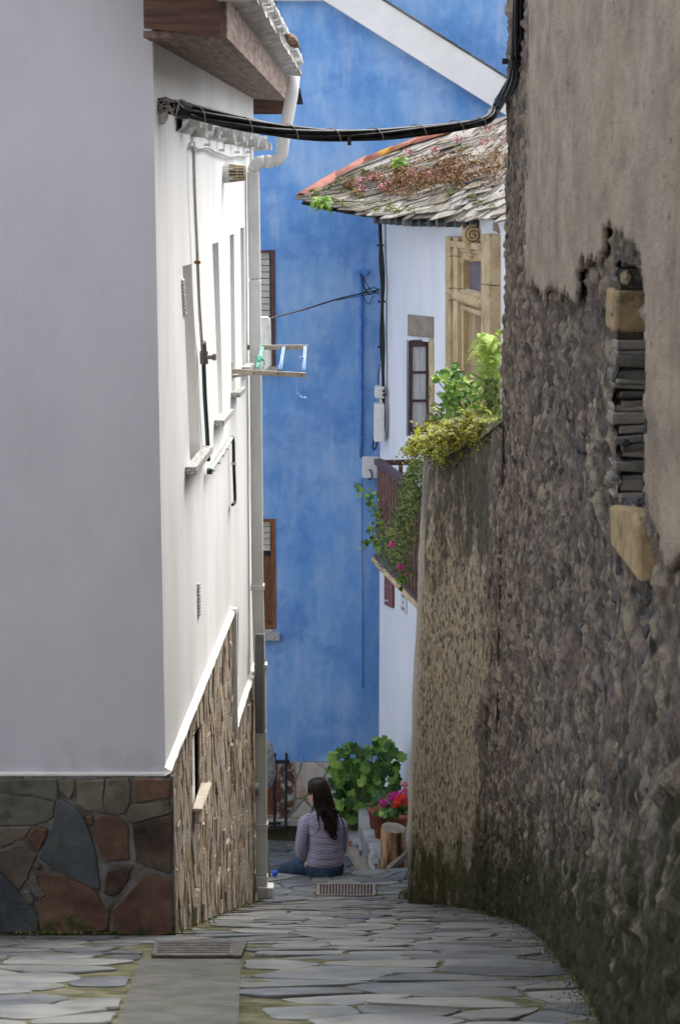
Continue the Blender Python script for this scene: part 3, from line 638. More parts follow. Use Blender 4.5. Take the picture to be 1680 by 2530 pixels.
tu, td = tile_mesh(.115, .42, .018), tile_mesh(.105, .42, .018, dn=True)
NT = 27
for i in range(NT):
    t = i/(NT-1); P = lerp(F0, F1, t*1.03)+V3(.155, 0, .24)
    share('roof_tile', tu, P+V3(0, 0, .05+random.uniform(-.006,.006)), (0, R(180-12), R(random.uniform(-3,3))) if False else (R(random.uniform(-3,3)), R(14), R(180+random.uniform(-3, 3))), (1,1,1), house)
    share('roof_tile', td, P+V3(-.03, .115, .035), (0, R(14), R(180+random.uniform(-3, 3))), (1,1,1), house)
P = lerp(F0, F1, 1.035)+V3(.12, .05, .27); o = share('roof_tile', tu, P, (0, R(14), R(180)), (1, 1, 1), house)
mb2 = MB(); a = AY(548, -6, 8.7); mb2.box(a+V3(.055, 0, .015), (.17, .12, .06)); mb2.build('gutter_end', M['white'], house, bevel=.02)
# broken tile course bedded in the wall under the cable
a0 = HL.sz(438, 292); a1 = HL.sz(640, 352)
TC = empty('tile_string_course', HL.p(a0[0], a0[1]), 'row of broken whitewashed tile ends bedded in the wall below the black cables', 'tile course')
for i in range(24):
    t = i/23; s_ = lerp(a0[0], a1[0], t)+random.uniform(-.04,.04); z = lerp(a0[1], a1[1], t)+random.uniform(-.02, .02)
    r_ = random.uniform(.05, .075); m2 = MB(); P = HL.p(s_, z, -.01); n = 6; vs = []
    dn = -1 if i % 2 else 1
    for L_ in (0, random.uniform(.07, .12)):
        for rr in (r_, r_-.014):
            for j in range(n):
                an = math.pi*j/(n-1); vs.append(P+V3(HL.n.x, HL.n.y, 0)*L_+V3(HL.d.x, HL.d.y, 0)*(rr*math.cos(an))+V3(0,0,rr*math.sin(an)*dn))
    fs = []
    for j in range(n-1): fs += [(j, j+1, 2*n+j+1, 2*n+j), (n+j, n+j+1, 3*n+j+1, 3*n+j), (2*n+j, 2*n+j+1, 3*n+j+1, 3*n+j)]
    m2.add(vs, fs).build('tile_end', M['whitetile'], TC)
mb = MB(); n = 50; vs = []
for i in range(n+1):
    t = i/n; s_ = lerp(a0[0]-.05, a1[0]+.02, t); z = lerp(a0[1], a1[1], t)-.01; k = noise.noise((s_*8, 0, 1))
    vs += [HL.p(s_, z+.05, .0), HL.p(s_, z+.02, .045+.02*k), HL.p(s_, z-.03+.02*k, .03), HL.p(s_, z-.06, 0)]
mb.add(vs, [(i*4+j, i*4+j+1, i*4+4+j+1, i*4+4+j) for i in range(n) for j in range(3)]); mb.build('bedding_mortar', M['whitetile'], TC, True)
mb = MB(); mb.box((-7.2, -2.5, 7.2), (7.6, 11, 9)); tag(mb.build('added_house_left', M['plaster_shaded']), 'added unseen plain house left of the viewpoint, blocking open sky', 'house')  # unseen house, added to keep sky light off the front wall
mb = MB(); mb.box((1.2, -9.5, 8), (10, 5, 11)); tag(mb.build('added_house_behind', M['oldplaster']), 'added unseen weathered house behind the viewpoint, holding back sky light', 'house')  # second added house out of view, shades the street from behind the camera
# ================================================================== BLUE HOUSE
YB = 22.0
blue = empty('blue_house', (0, YB, -2), 'tall blue painted house closing the end of the alley', 'house')
HB = Wall((-9, YB), (9, YB), 1); HB.n = Vector((0, -1))
bwins = [q(HB, [(560,618),(680,618),(680,906),(560,906)]), q(HB, [(560,1282),(681,1282),(681,1554),(560,1554)]), q(HB, [(560,-160),(681,-160),(681,42),(560,42)]),
         q(HB, [(560,1884),(686,1884),(686,2012),(560,2012)])]
zpl = HB.sz(800, 1881)[1]; 
apex = HB.sz(800, 2)
r1 = HB.sz(1243, 282)
slope = (apex[1]-r1[1])/(r1[0]-apex[0])
zt = apex[1]
outer = [(0, -3), (18, -3), (18, zt-slope*(18-apex[0])), (apex[0], zt), (0, zt)]
mb = MB(); cdt_face(mb, HB, outer, [w_ for w_ in bwins if w_[0][1] < zt]); mb.build('front_wall', M['blue'], blue)
mb = MB(); mb.add([(-9,YB,-3),(9,YB,-3),(9,YB+8,-3),(-9,YB+8,-3),(-9,YB,zt),(-9,YB+8,zt),(9,YB+8,zt-slope*6)], [(0,4,5,3)]); mb.build('side_wall', M['blue'], blue)
def bwindow(poly, shut_to, label=None, sillz=None):
    (x0, z1), (x1, _), (_, z0), _2 = poly; P = lambda a, z, o=0: HB.p(a, z, o)
    o_ = [P(x0,z0),P(x1,z0),P(x1,z1),P(x0,z1)]; i_ = [P(x0,z0,-.15),P(x1,z0,-.15),P(x1,z1,-.15),P(x0,z1,-.15)]
    wm = MB().add(o_+i_, [(k,(k+1)%4,(k+1)%4+4,k+4) for k in range(4)]).build('window', M['blue'], blue)
    fw = .055; fr = MB()
    for a, b, c, d in ((x0, z0, x1, z0+fw), (x0, z1-fw*.6, x1, z1), (x1-fw, z0+fw, x1, z1-fw*.6), (x0, z0+fw, x0+fw, z1-fw*.6)):
        fr.box(P((a+c)/2, (b+d)/2, -.04), (c-a, .10, d-b))
    fr.build('frame', M['frame'] if shut_to <= z0 else M['door_wood'], wm)
    n = int((z1-fw*.6-max(shut_to, z0+fw))/.075); top = z1-fw*.6
    for k in range(n):
        z = top-.0375-.075*k
        MB().box(P((x0+x1)/2-.02, z, -.075), (x1-x0-.1, .018, .066)).build('shutter_slat', M['shutter'], wm)
    MB().box(P((x0+x1)/2, (z0+z1)/2, -.115), (x1-x0, .01, z1-z0)).build('pane', M['glass'] if shut_to > z0 else M['dark'], wm)
    if shut_to > z0:
        zm = lerp(z0, shut_to, .5)
        MB().box(P(x1-fw-.045, (z0+shut_to)/2, -.095), (.075, .03, shut_to-z0)).box(P((x0+x1)/2-.06, zm, -.09), (x1-x0-.2, .03, .05)).build('sash', M['door_wood'], wm)
    return wm
bwindow(bwins[0], -99); bwindow(bwins[1], HB.sz(680, 1378)[1]); bwindow(bwins[2], -99)
bwindow(bwins[3], 99 if False else bwins[3][0][1]-.001)
for (px, py, l, py2) in ((692, 1578, 560, 1565), (688, 921, 560, 912)):
    a, z = HB.sz(px, py); b, z2 = HB.sz(l, py2); MB().box(HB.p((a+b)/2, z+.04, .04), (a-b, .14, .075)).build('window_sill', M['granite'], blue, bevel=.006)
    MB().box(HB.p((a+b)/2-.04, z+.10, -.02), (a-b-.08, .05, .05)).build('window_sill', M['granite'], blue)
# plinth: crazy paved pale flags over a mossy foot
PY = YB-.10
zfoot = -3
mb = MB(); mb.box((0, YB-.05, (zpl-3.2)/2), (18, .10, zpl+3.2-.0)); 
x0w, x1w = HB.p(bwins[3][0][0], 0).x, HB.p(bwins[3][1][0], 0).x
mb = MB(); zb_, zt_ = bwins[3][2][1], zpl
mb.box(((x1w+9)/2, YB-.05, (zpl-3)/2), (9-x1w, .10, zpl+3)); mb.box(((x0w-9)/2, YB-.05, (zpl-3)/2), (x0w+9, .10, zpl+3)); mb.box(((x0w+x1w)/2, YB-.05, (zb_-3)/2), (x1w-x0w, .10, zb_+3))
mb.build('plinth', M['plinth_mortar'], blue)
def Z3(x, y): return (620+x/3.824, 1780+y/3.824)
HP = Wall((-9, PY), (9, PY), 1); HP.n = Vector((0, -1))
PS = [('p_white', [(255,400),(310,398),(270,450),(258,500)]), ('p_rust', [(330,400),(400,400),(412,520),(415,700),(390,830),(330,910),(270,935),(250,900),(250,640),(265,500)]),
 ('p_white', [(415,400),(470,398),(460,470),(425,550)]), ('p_white', [(490,405),(600,400),(680,440),(710,470),(690,520),(600,590),(540,680),(500,725),(430,735),(432,560),(470,480)]),
 ('p_white', [(620,400),(755,398),(730,460),(690,440)]), ('p_white', [(780,395),(880,395),(850,500),(840,560),(700,540),(730,490)]),
 ('p_white', [(430,745),(490,745),(440,810),(410,850)]), ('p_white', [(500,755),(570,830),(560,890),(500,930),(430,905),(350,950),(420,860)]),
 ('p_white', [(520,735),(600,660),(690,545),(840,575),(830,700),(760,860),(640,850),(580,815)]), ('p_white', [(890,395),(1020,395),(1010,560),(870,640),(850,560),(870,480)]),
 ('p_white', [(1035,395),(1170,395),(1190,560),(1100,660),(1020,560)]), ('p_white', [(860,655),(1010,575),(1090,670),(1080,850),(900,900),(850,780)]), ('p_white', [(780,870),(840,800),(890,910),(1060,870),(1080,1000),(800,1010)]), ('p_white', [(1100,680),(1200,600),(1215,900),(1100,900)])]
for mt, pl in PS:
    slab(rough_poly([HP.sz(*Z3(*p)) for p in pl], .008), HP.p, .012, .008, 'plinth_stone', M[mt], blue, .01)
zm1 = HP.sz(700, 2030)[1]
mb = MB(); n = 40; m_ = 12; vs = []
x0 = AY(600, 2050, PY).x; x1 = AY(840, 2050, PY).x
for j in range(m_+1):
    for i in range(n+1):
        x = lerp(x0-1.5, x1, i/n); t = j/m_; top = zm1+.03*noise.noise((x*3, 1, 1))+.12*max(0, (x-AY(700,2000,PY).x))
        z = lerp(-2.2, top, t); vs.append((x, PY-.02-.13*(1-t)**1.5-.03*noise.noise((x*4, z*4, 2)), z))
mb.add(vs, [(j*(n+1)+i, j*(n+1)+i+1, (j+1)*(n+1)+i+1, (j+1)*(n+1)+i) for j in range(m_) for i in range(n)]); mb.build('mossy_footing', M['greenwall'], blue, True)
# eaves of the gable: sloping boxed soffit with slates on top
ov = .55
A0 = AY(800, 3, YB); A1 = AY(1243, 282, YB)
d = (A1-A0).normalized(); A0 = A0-d*.0; A1x = A0+d*6
upn = V3(-d.z, 0, d.x); upn = upn if upn.z > 0 else -upn
sof = [A0+upn*.0, A1x, A1x+V3(0,-ov,0)+upn*.05, A0+V3(0,-ov,0)+upn*.05]
mb = MB(); mb.prism([A0, A1x, A1x+upn*.345, A0+upn*.345-d*.3], (0,-.14,0)); mb.build('barge_board', M['whitetrim'], blue)
mb = MB(); mb.prism([A0+upn*.03+V3(0,.0,0), A1x+upn*.03, A1x+upn*.05, A0+upn*.05], (0,-.13,0)); 
b0 = AY(560, 3, YB); mb = MB(); mb.prism([b0-V3(1,0,0), A0+V3(0,0,0), A0+V3(-.1,0,.36), b0+V3(-1,0,.36)], (0,-.14,0)); mb.build('barge_board', M['whitetrim'], blue)
k = 0
L_ = 6
for i in range(34):
    a = A0+d*(i*.18-.3)+upn*(.348); o_ = MB(); o_.prism([a+upn*(.0), a+d*.24+upn*.006, a+d*.24+upn*(.022+random.uniform(0,.008)), a+upn*(.018)], (0,-.155+random.uniform(-.008,.008),0)); o_.build('eave_slate', M['slate'], blue)
mb = MB(); mb.prism([A0+upn*.335-d*.3, A1x+upn*.335, A1x+upn*.342, A0+upn*.342-d*.3], (0, 6, 0)); mb.build('roof', M['slate'], blue)
# the taller blue block behind
mb = MB(); mb.box((2, YB+5.5, 3), (14, 3, 14)); b2 = mb.build('tall_blue_house', M['blue']); tag(b2, 'taller blue house wall rising behind the white sloping eave at upper right', 'house')
# ================================================================== RIGHT WHITE HOUSE
WRA = Vector((.467, 21.5)); WRB = Vector((.467+.18*9.5, 12.0))
HR = Wall(WRA, WRB, 1); 
if HR.n.x > 0: HR.n = -HR.n
rh = empty('limewashed_house', (2.5, 18, -1), 'white limewashed house at right with slate roof, carved stone doorway and balcony', 'house')
ZR = 6.07
cas = q(HR, [(1011,840),(1062,845),(1062,1068),(1009,1068)])
door_up = q(HR, [(1151,640),(1207,644),(1207,729),(1151,713)]); door_lo = q(HR, [(1151,764),(1210,783),(1210,1200),(1151,1190)])
mb = MB(); cdt_face(mb, HR, [(0,-3),(HR.L,-3),(HR.L,ZR),(0,ZR)], [cas, door_up, door_lo]); mb.build('street_wall', M['plaster_r'], rh)
mb = MB(); mb.add([(WRA.x,21.5,-3),(6,21.5,-3),(6,21.5,ZR),(WRA.x,21.5,ZR),(WRB.x,12.3,ZR),(6,12.3,ZR),(WRB.x,12.3,-3),(6,12.3,-3)], [(0,1,2,3),(4,5,7,6),(1,2,5,7)]); mb.build('end_wall', M['plaster_r'], rh)
# roof surface: eave line / ridge line in space
Ev = [AY(744,500,20.6), AY(800,514,20.3), AY(905,533,19.6), AY(1010,541,18.6), AY(1140,542,17.4), AY(1245,537,16.2), AY(1400,533,14.9)]
Rg = [AY(746,494,20.7), AY(835,443,21.2), AY(912,403,21.3), AY(985,377,21.2), AY(1060,352,20.9), AY(1140,334,20.4), AY(1260,312,19.8)]
def pl(L, t):
    t = max(0, min(.99999, t))*(len(L)-1); i = int(t); return lerp(L[i], L[i+1], t-i)
def RS(u, v): return lerp(pl(Ev, u), pl(Rg, u), v)
def RN(u, v):
    a = RS(min(u+.01,1), v)-RS(max(u-.01,0), v); b = RS(u, min(v+.01,1))-RS(u, max(v-.01,0)); n = a.cross(b).normalized(); return n if n.z > 0 else -n
mb = MB(); n = 24; vs = [RS(i/n, j/8)-RN(i/n, j/8)*.02 for j in range(9) for i in range(n+1)]
mb.add(vs, [(j*(n+1)+i, j*(n+1)+i+1, (j+1)*(n+1)+i+1, (j+1)*(n+1)+i) for j in range(8) for i in range(n)])
# back slope so that the roof is closed
mb.add([Rg[0], Rg[2], Rg[4], Rg[6], V3(7, 23, 6.0), V3(7, 13, 6.0), Ev[6]], [(0,1,4),(1,2,4),(2,3,4),(3,5,4),(3,6,5)])
roof = mb.build('roof', M['concrete'], rh)
NR = 15; cnt = 0
for r_ in range(NR):
    v = r_/NR*.97
    u = -.02+random.random()*.03
    while u < 1:
        du = random.uniform(.035, .085); uu = u+du/2
        if uu > 1: break
        vv = v+.02*math.sin(u*25)+random.uniform(-.015, .015)
        vv = max(.02, vv)
        P = RS(uu, max(0, vv)); nrm = RN(uu, max(0, min(1, vv))); ax = (RS(min(1, uu+.03), max(0,vv))-RS(max(0, uu-.03), max(0,vv))).normalized()
        up_ = nrm.cross(ax).normalized(); 
        if up_.z < 0: up_ = -up_
        wd = (RS(min(1, u+du), 0)-RS(max(0, u), 0)).length*1.3; hv = (RS(uu, 1)-RS(uu, 0)).length/NR*1.9+.05
        if (RS(uu,1)-RS(uu,0)).length < .25 and r_ > 4: u += du; continue
        an = R(random.uniform(5, 15)); ax2 = (ax*math.cos(an)+up_*math.sin(an)*(-1 if ax.x < 0 else 1)).normalized(); up2 = nrm.cross(ax2).normalized()
        if up2.dot(up_) < 0: up2 = -up2
        ti = R(random.uniform(3, 6)); th = random.uniform(.007, .018)
        nn = (nrm*math.cos(ti)-up2*(-math.sin(ti))).normalized(); up3 = (up2*math.cos(ti)-nrm*math.sin(ti)).normalized()
        c = P+up2*(hv*.30)+nrm*(.025+random.uniform(0, .014)); w2 = wd/2; h2 = hv/2
        pls = [(-w2, -h2*random.uniform(.8,1)), (-w2*random.uniform(-.6,.6), -h2*random.uniform(.9,1.03)), (w2*random.uniform(.85,1), -h2*random.uniform(.6,1)), (w2*random.uniform(.8,1), h2), (-w2*random.uniform(.8,1), h2)]
        slate = MB().prism([c+ax2*a+up3*b for a, b in pls], nrm*th)
        slate.build('roof_slate', M['roofslate'], roof); cnt += 1; u += du*.93
print('roof slates', cnt)
# hip tiles
for i in range(5):
    t0, t1 = i*.155-.01, (i+1)*.155+.012; a, b = pl(Rg, max(0,t0))+V3(0,0,.02), pl(Rg, t1)+V3(0,0,.045); dd = (b-a).normalized(); L = (b-a).length; sx = dd.cross(V3(0,0,1)).normalized(); uz = sx.cross(dd); m2 = MB(); vs = []
    for e, rr in ((a, .085), (b, .072)):
        for r2 in (rr, rr-.015):
            for j in range(8):
                an = math.pi*j/7; vs.append(e+sx*(r2*math.cos(an))+uz*(r2*math.sin(an)*.8))
    fs = [(2*8+j, j, j+1, 16+j+1) for j in range(7)]+[(8+j, 24+j, 24+j+1, 8+j+1) for j in range(7)]+[(j, 8+j, 8+j+1, j+1) for j in range(7)]+[(16+j, 16+j+1, 24+j+1, 24+j) for j in range(7)]
    m2.add(vs, fs).build('hip_tile', M['terracotta_plain'] if i < 2 else M['terracotta'], roof, True)
# dark wavy undercloak under the eave
for i in range(13):
    u = .37+i*.028; a = pl(Ev, u)+V3(.0,0,-.035); inn = V3(.5, .12, .02); m2 = MB(); m2.tube([a+V3(-.01,-.02,0), a+inn], .04, 8); m2.build('undercloak_tile', M['slate'], roof)
# doorway: upper light, bulging transom, lower shutter
SB = M['sandstone']
def rblock(W, pl, d0, d1, name, m, par, bev=.012):
    pp = q(W, pl); mb = MB(); mb.prism([W.p(a, z, d0) for a, z in pp], W.p(0,0,d1)-W.p(0,0,d0)); return mb.build(name, m, par, bevel=bev)
dw = empty('stone_doorway', HR.at(1180, 800), 'carved tan stone doorway with scroll keystone on the white house at right', 'doorway')
for (xa, xb, off) in ((1119,1131,.16),(1131,1137,.10),(1137,1147,.14),(1147,1151,.06)):
    for ya, yb in ((584,632),(632,712),(712,742),(742,960),(960,1215)):
        rblock(HR, [(xa, ya),(xb, ya+2),(xb, yb-1.2+2),(xa, yb-1.2)], -.01, off*.5, 'jamb_stone', SB, dw, .006)
for (xa, xb, off) in ((1207,1219,.12),(1219,1236,.17)):
    for ya, yb in ((574,700),(700,850),(850,1000),(1000,1230)):
        rblock(HR, [(xa, ya+3),(xb, ya+6),(xb, yb+4),(xa, yb+1)], -.01, off*.6, 'jamb_stone', SB, dw, .006)
for (ya, yb, off) in ((596,612,.16),(612,622,.10),(622,642,.06)):
    rblock(HR, [(1131, ya-2),(1207, ya+6),(1207, yb+6),(1131, yb-2)], -.01, off*.5, 'lintel_stone', SB, dw, .008)
mb = MB(); pA, pB = HR.sz(1123, 726), HR.sz(1208, 752)
mb.tube([HR.p(lerp(pA[0],pB[0],t), lerp(pA[1],pB[1],t), .035) for t in (0,.25,.26,.6,1)], [.048,.05,.052,.055,.05], 12); mb.build('transom', SB, dw, True)
rblock(HR, [(1131,712),(1207,728),(1207,740),(1131,722)], -.05, .04, 'transom_moulding', SB, dw); rblock(HR, [(1148,752),(1208,770),(1208,786),(1148,764)], -.05, .045, 'transom_moulding', SB, dw)
ppn = [sz_off(HR, x, y, -.03) for x, y in ((1160,636),(1215,636),(1215,734),(1160,716))]; mb = MB(); mb.add([HR.p(a, z, -.03) for a, z in ppn], [(0,1,2,3)]); mb.build('upper_panel', M['purple'], dw)
ppn = [sz_off(HR, x, y, -.032) for x, y in ((1145,636),(1161,636),(1161,720),(1145,716))]; mb = MB(); mb.add([HR.p(a, z, -.032) for a, z in ppn], [(0,1,2,3)]); mb.build('inner_jamb', SB, dw)
for pp in (door_up, door_lo):
    mb = MB(); mb.add([HR.p(a, z, 0) for a, z in pp]+[HR.p(a, z, -.12) for a, z in pp], [(k,(k+1)%4,(k+1)%4+4,k+4) for k in range(4)]); mb.build('reveal', SB, dw)
mb = MB(); mb.add([HR.p(a+(-.6 if i in (1,2) else .3), z, -.11) for i, (a, z) in enumerate(door_lo)], [(0,1,2,3)]); mb.build('dark_gap', M['dark'], dw)
M['doorplank'] = mat('tan_door', [(.35, (.24,.17,.10)), (.55, (.36,.27,.17)), (.7, (.42,.33,.22))], 6, (1,1,.12), .85, .7, 20)
door_off = -.045
def oq(off, pl, th, name, m_, par, bev=0):
    pp = [sz_off(HR, x, y, off) for x, y in pl]; mb = MB(); mb.prism([HR.p(a, z, off) for a, z in pp], HR.p(0,0,th)-HR.p(0,0,0)); return mb.build(name, m_, par, bevel=bev)
for k in range(5):
    a = lerp(1150, 1201, k/5); b = lerp(1150, 1201, (k+1)/5)-.6; oq(door_off, [(a, 764+k*3.4),(b, 767+k*3.4),(b, 1196),(a, 1196)], .02, 'door_plank', M['doorplank'], dw, .004)
# scroll keystone: volute discs and tapering tongue
sc = HR.sz(1170, 578); m2 = MB()
nrm3 = V3(HR.n.x, HR.n.y, 0); dx3 = V3(HR.d.x, HR.d.y, 0)
V0 = AY(1168, 580, HR.at(1170,578).y-.15)
for rr, ln in ((.085,.035),(.055,.06),(.030,.085),(.012,.125)):
    m2.lathe(V0, [(0,-.1),(rr*.92,-.1),(rr,-.08),(rr,ln-.01),(rr*.9,ln),(0,ln)], 20, 0, (V3(1,0,0), V3(0,0,1), V3(0,-1,0)))
Q = lambda px, py, dy=.12: AY(px, py, HR.at(1170,578).y-dy)
key = m2.build('scroll_keystone', SB, dw, True)
m3 = MB(); m3.tube([Q(1146,556), Q(1150,585,.14), Q(1158,608,.15), Q(1172,628,.15), Q(1190,642,.13), Q(1196,648,.12)], [.028,.038,.036,.030,.022,.012], 10)
m3.tube([Q(1160,556,.08), Q(1162,590,.12), Q(1172,615,.13), Q(1186,635,.12)], [.03,.032,.028,.018], 10)
m3.tube([Q(1150,634,.1), Q(1170,642,.12), Q(1186,640,.1)], [.016,.03,.016], 10); m3.build('scroll_tongue', SB, key, True)
m4 = MB(); m4.prism([Q(1140,553,.02), Q(1186,552,.0), Q(1188,562,.0), Q(1141,562,.02)], (0,-.14,0)); m4.build('scroll_cap', M['slate'], key)
for sg_, rr0 in ((1, .088),):
    m5 = MB(); pts5 = []; rad5 = []
    for i in range(64):
        t = i/63; an = t*2*math.pi*2.6+1.2; r5 = lerp(rr0, .012, t); pts5.append(V0+V3(r5*math.cos(an), -.055-.075*t, r5*math.sin(an))); rad5.append(lerp(.013, .008, t))
    m5.tube(pts5, rad5, 8); m5.build('volute', M['sandstone'], key, True)
# nest of straw behind scroll
m4 = MB()
for i in range(70):
    a = Q(1188+random.uniform(-8,6), 585+random.uniform(-32,10), .04); m4.tube([a, a+V3(random.uniform(-.03,.04), random.uniform(-.03,.02), random.uniform(-.07,.05))], .003, 3)
tag(m4.build('bird_nest', M['cable']), 'dark straw nest tucked behind the scroll of the stone doorway', 'nest')
# fallen plaster patch
rblock(HR, [(1219,545),(1228,546),(1236,575),(1232,578),(1226,572),(1218,570)], 0, .004, 'bare_patch', M['oldplaster'], rh, 0)
# casement window with curtain, lintel and jambs
cw = empty('casement_window', HR.at(1035, 950), 'brown casement window with white curtains below a plain stone lintel', 'window')
rblock(HR, [(1011,777),(1072,783),(1072,835),(1011,829)], -.002, .02, 'stone_lintel', M['oldplaster'], cw, .004)
rblock(HR, [(1063,836),(1072,837),(1074,1065),(1064,1066)], -.002, .02, 'stone_jamb', M['sandstone'], cw, .004)
rblock(HR, [(1012,1080),(1030,1078),(1030,1130),(1013,1124)], -.002, .02, 'stone_jamb', M['oldplaster'], cw, .004)
mb = MB(); mb.add([HR.p(a, z, 0) for a, z in cas]+[HR.p(a, z, -.2) for a, z in cas], [(k,(k+1)%4,(k+1)%4+4,k+4) for k in range(4)]+[(4,5,6,7)]); mb.build('reveal', M['frame'], cw)
Yc = HR.at(1035, 950).y-.12
def cbox(x0, y0, x1, y1, dep, name, m, par, yo=0):
    a = AY(x0, y1, Yc+yo); b = AY(x1, y0, Yc+yo); MB().box(((a.x+b.x)/2, Yc+yo, (a.z+b.z)/2), (b.x-a.x, dep, b.z-a.z)).build(name, m, par, bevel=.003)
cbox(1007, 842, 1017, 1076, .04, 'casement_stile', M['frame'], cw); cbox(1053, 844, 1063, 1066, .04, 'casement_stile', M['frame'], cw)
for ya, yb in ((840,856),(917,923),(987,993),(1056,1074)): cbox(1017, ya, 1053, yb, .035, 'casement_rail', M['frame'], cw)
cbox(1004, 840, 1007, 1076, .14, 'casement_edge', M['frame'], cw, .05)
for ya, yb in ((856,917),(923,987),(993,1056)): cbox(1018, ya, 1052, yb, .006, 'pane', M['curtain'], cw, .008)
mb = MB(); vs = []; n = 24
for i in range(n+1):
    for z_ in (858, 1056):
        P = AY(1018+34*i/n, z_, Yc+.03); vs.append(P+V3(0, .012*math.sin(i*1.7)+.006*math.sin(i*.6), 0))
mb.add(vs, [(2*i, 2*i+2, 2*i+3, 2*i+1) for i in range(n)]); mb.build('curtain', M['curtain'], cw, True)
# ================================================================== BALCONY
bal = empty('balcony', AY(1000, 1400, 18.5), 'brown timber balcony with turned balusters on a moulded stone slab', 'balcony')
bf = AY(934, 1140, 19.3); zr = bf.z; bdir = V3(.18, -1, 0).normalized(); bn = V3(HR.n.x, HR.n.y, 0)
zfl = AY(934, 1378, 19.3).z; LB = 2.6
def BP(t, z, o=0): return V3(bf.x, bf.y, 0)+bdir*t+bn*o+V3(0,0,z)
MB().beam(BP(0, zr), BP(LB, zr), .09, .06).build('handrail', M['frame'], bal, bevel=.006)
wallp = V3(HR.A.x, HR.A.y, 0)+V3(HR.d.x, HR.d.y, 0)*((V3(bf.x, bf.y, 0)-V3(HR.A.x, HR.A.y, 0)).dot(V3(HR.d.x, HR.d.y, 0))); 
MB().beam(BP(0, zr-.015), wallp+V3(.08,0,zr-.015), .07, .05).build('end_rail', M['frame'], bal)
prof = [(.016,0),(.016,.06),(.026,.09),(.020,.12),(.014,.15),(.024,.20),(.030,.30),(.030,.38),(.022,.50),(.017,.60),(.026,.625),(.026,.65),(.017,.68),(.021,.75),(.021,.95)]
hb = zr-.03-zfl-.04
p2 = [(r*1.05, z/.95*hb) for r, z in prof]; b0_ = None
for i in range(17):
    t = .05+i*.15
    if b0_ is None:
        b0_ = MB().lathe(BP(t, zfl+.04), p2, 10).build('baluster', M['baluster'], bal, True, org=BP(t, zfl+.04)); bm_ = b0_.data
    else: share('baluster', bm_, BP(t, zfl+.04), (0,0,0), (1,1,1), bal)
for i in range(3):
    P = lerp(BP(.0, zfl+.04), wallp+V3(.0,0,zfl+.04), .25+i*.28); share('baluster', bm_, P, (0,0,0), (1,1,1), bal)
MB().beam(BP(0, zfl+.02), BP(LB, zfl+.02), .08, .05).build('bottom_rail', M['frame'], bal)
mb = MB()
for (o, z0, z1) in ((.06, 0, -.055), (.02, -.055, -.10), (-.03, -.10, -.15), (-.12, -.15, -.22)):
    wq = HR.p(0,0)
    a = BP(-o*1.2, zfl+z0, o); b = BP(LB, zfl+z0, o); c = b-bn*1.0; d_ = a-bn*(1.0)
    mb.prism([a, b, c, d_], (0,0,z1-z0))
mb.build('stone_slab', M['sandstone'], bal, bevel=.015)
# ================================================================== RIGHT RUBBLE HOUSE AND RETAINING WALL
R0, R1 = Vector((.99, 11.15)), Vector((.83, 4.2)); RZT = 7.58
Rn = Vector((-(R0.y-R1.y), (R0.x-R1.x))).normalized(); Rn = Rn if Rn.x < 0 else -Rn
def base_x(Y): return float(np.interp(Y, [3, 5, 6.6, 9.36, 11.7], [.66, .76, .88, 1.04, .92]))
def top_x(Y): return float(np.interp(Y, [3, 5, 7, 9, 11.2], [.80, .84, .90, .96, .995]))
def RX(Y, z):
    g = gz(1, Y); t = max(0, min(1, (z-g)/1.6)); t = t*t*(3-2*t); return lerp(base_x(Y), top_x(Y), t)
crnd = RNG.rand(15000, 3)*np.array([8.4, 8.6, 1.0]); crnd[:, 0] += 3.2
# spatial hash of stones
cellg = {}
for i, c in enumerate(crnd): cellg.setdefault((int(c[0]/.09), int(c[1]/.09)), []).append(i)
def stonef(Y, z):
    ky, kz = int(Y/.09), int(z/.09); b1 = b2 = 9; bi = 0
    for a in (-1,0,1):
        for b in (-1,0,1):
            for i in cellg.get((ky+a, kz+b), ()):
                d = ((crnd[i,0]-Y)*.8)**2+((crnd[i,1]-z)*1.3)**2
                if d < b1: b2 = b1; b1 = d; bi = i
                elif d < b2: b2 = d
    return math.sqrt(b1), math.sqrt(b2), crnd[bi, 2]
P1 = [(1316,-400),(1312,200),(1306,420),(1301,640),(1304,690),(1316,722),(1322,700),(1340,715),(1352,742),(1360,718),(1385,722),(1392,748),(1410,735),(1428,752),(1438,760),(1440,665),(1452,640),(1460,668),(1475,640),(1488,655),(1500,632),(1508,600),(1512,556),(1540,585),(1572,610),(1600,640),(1606,700),(1608,900),(1612,1250),(1625,1300),(1640,1330),(1660,1450),(1700,1380),(1760,1550),(1900,1500),(2400,1500),(2400,-400)]
zs = np.arange(-.1, 7.6, .020)
RC = []
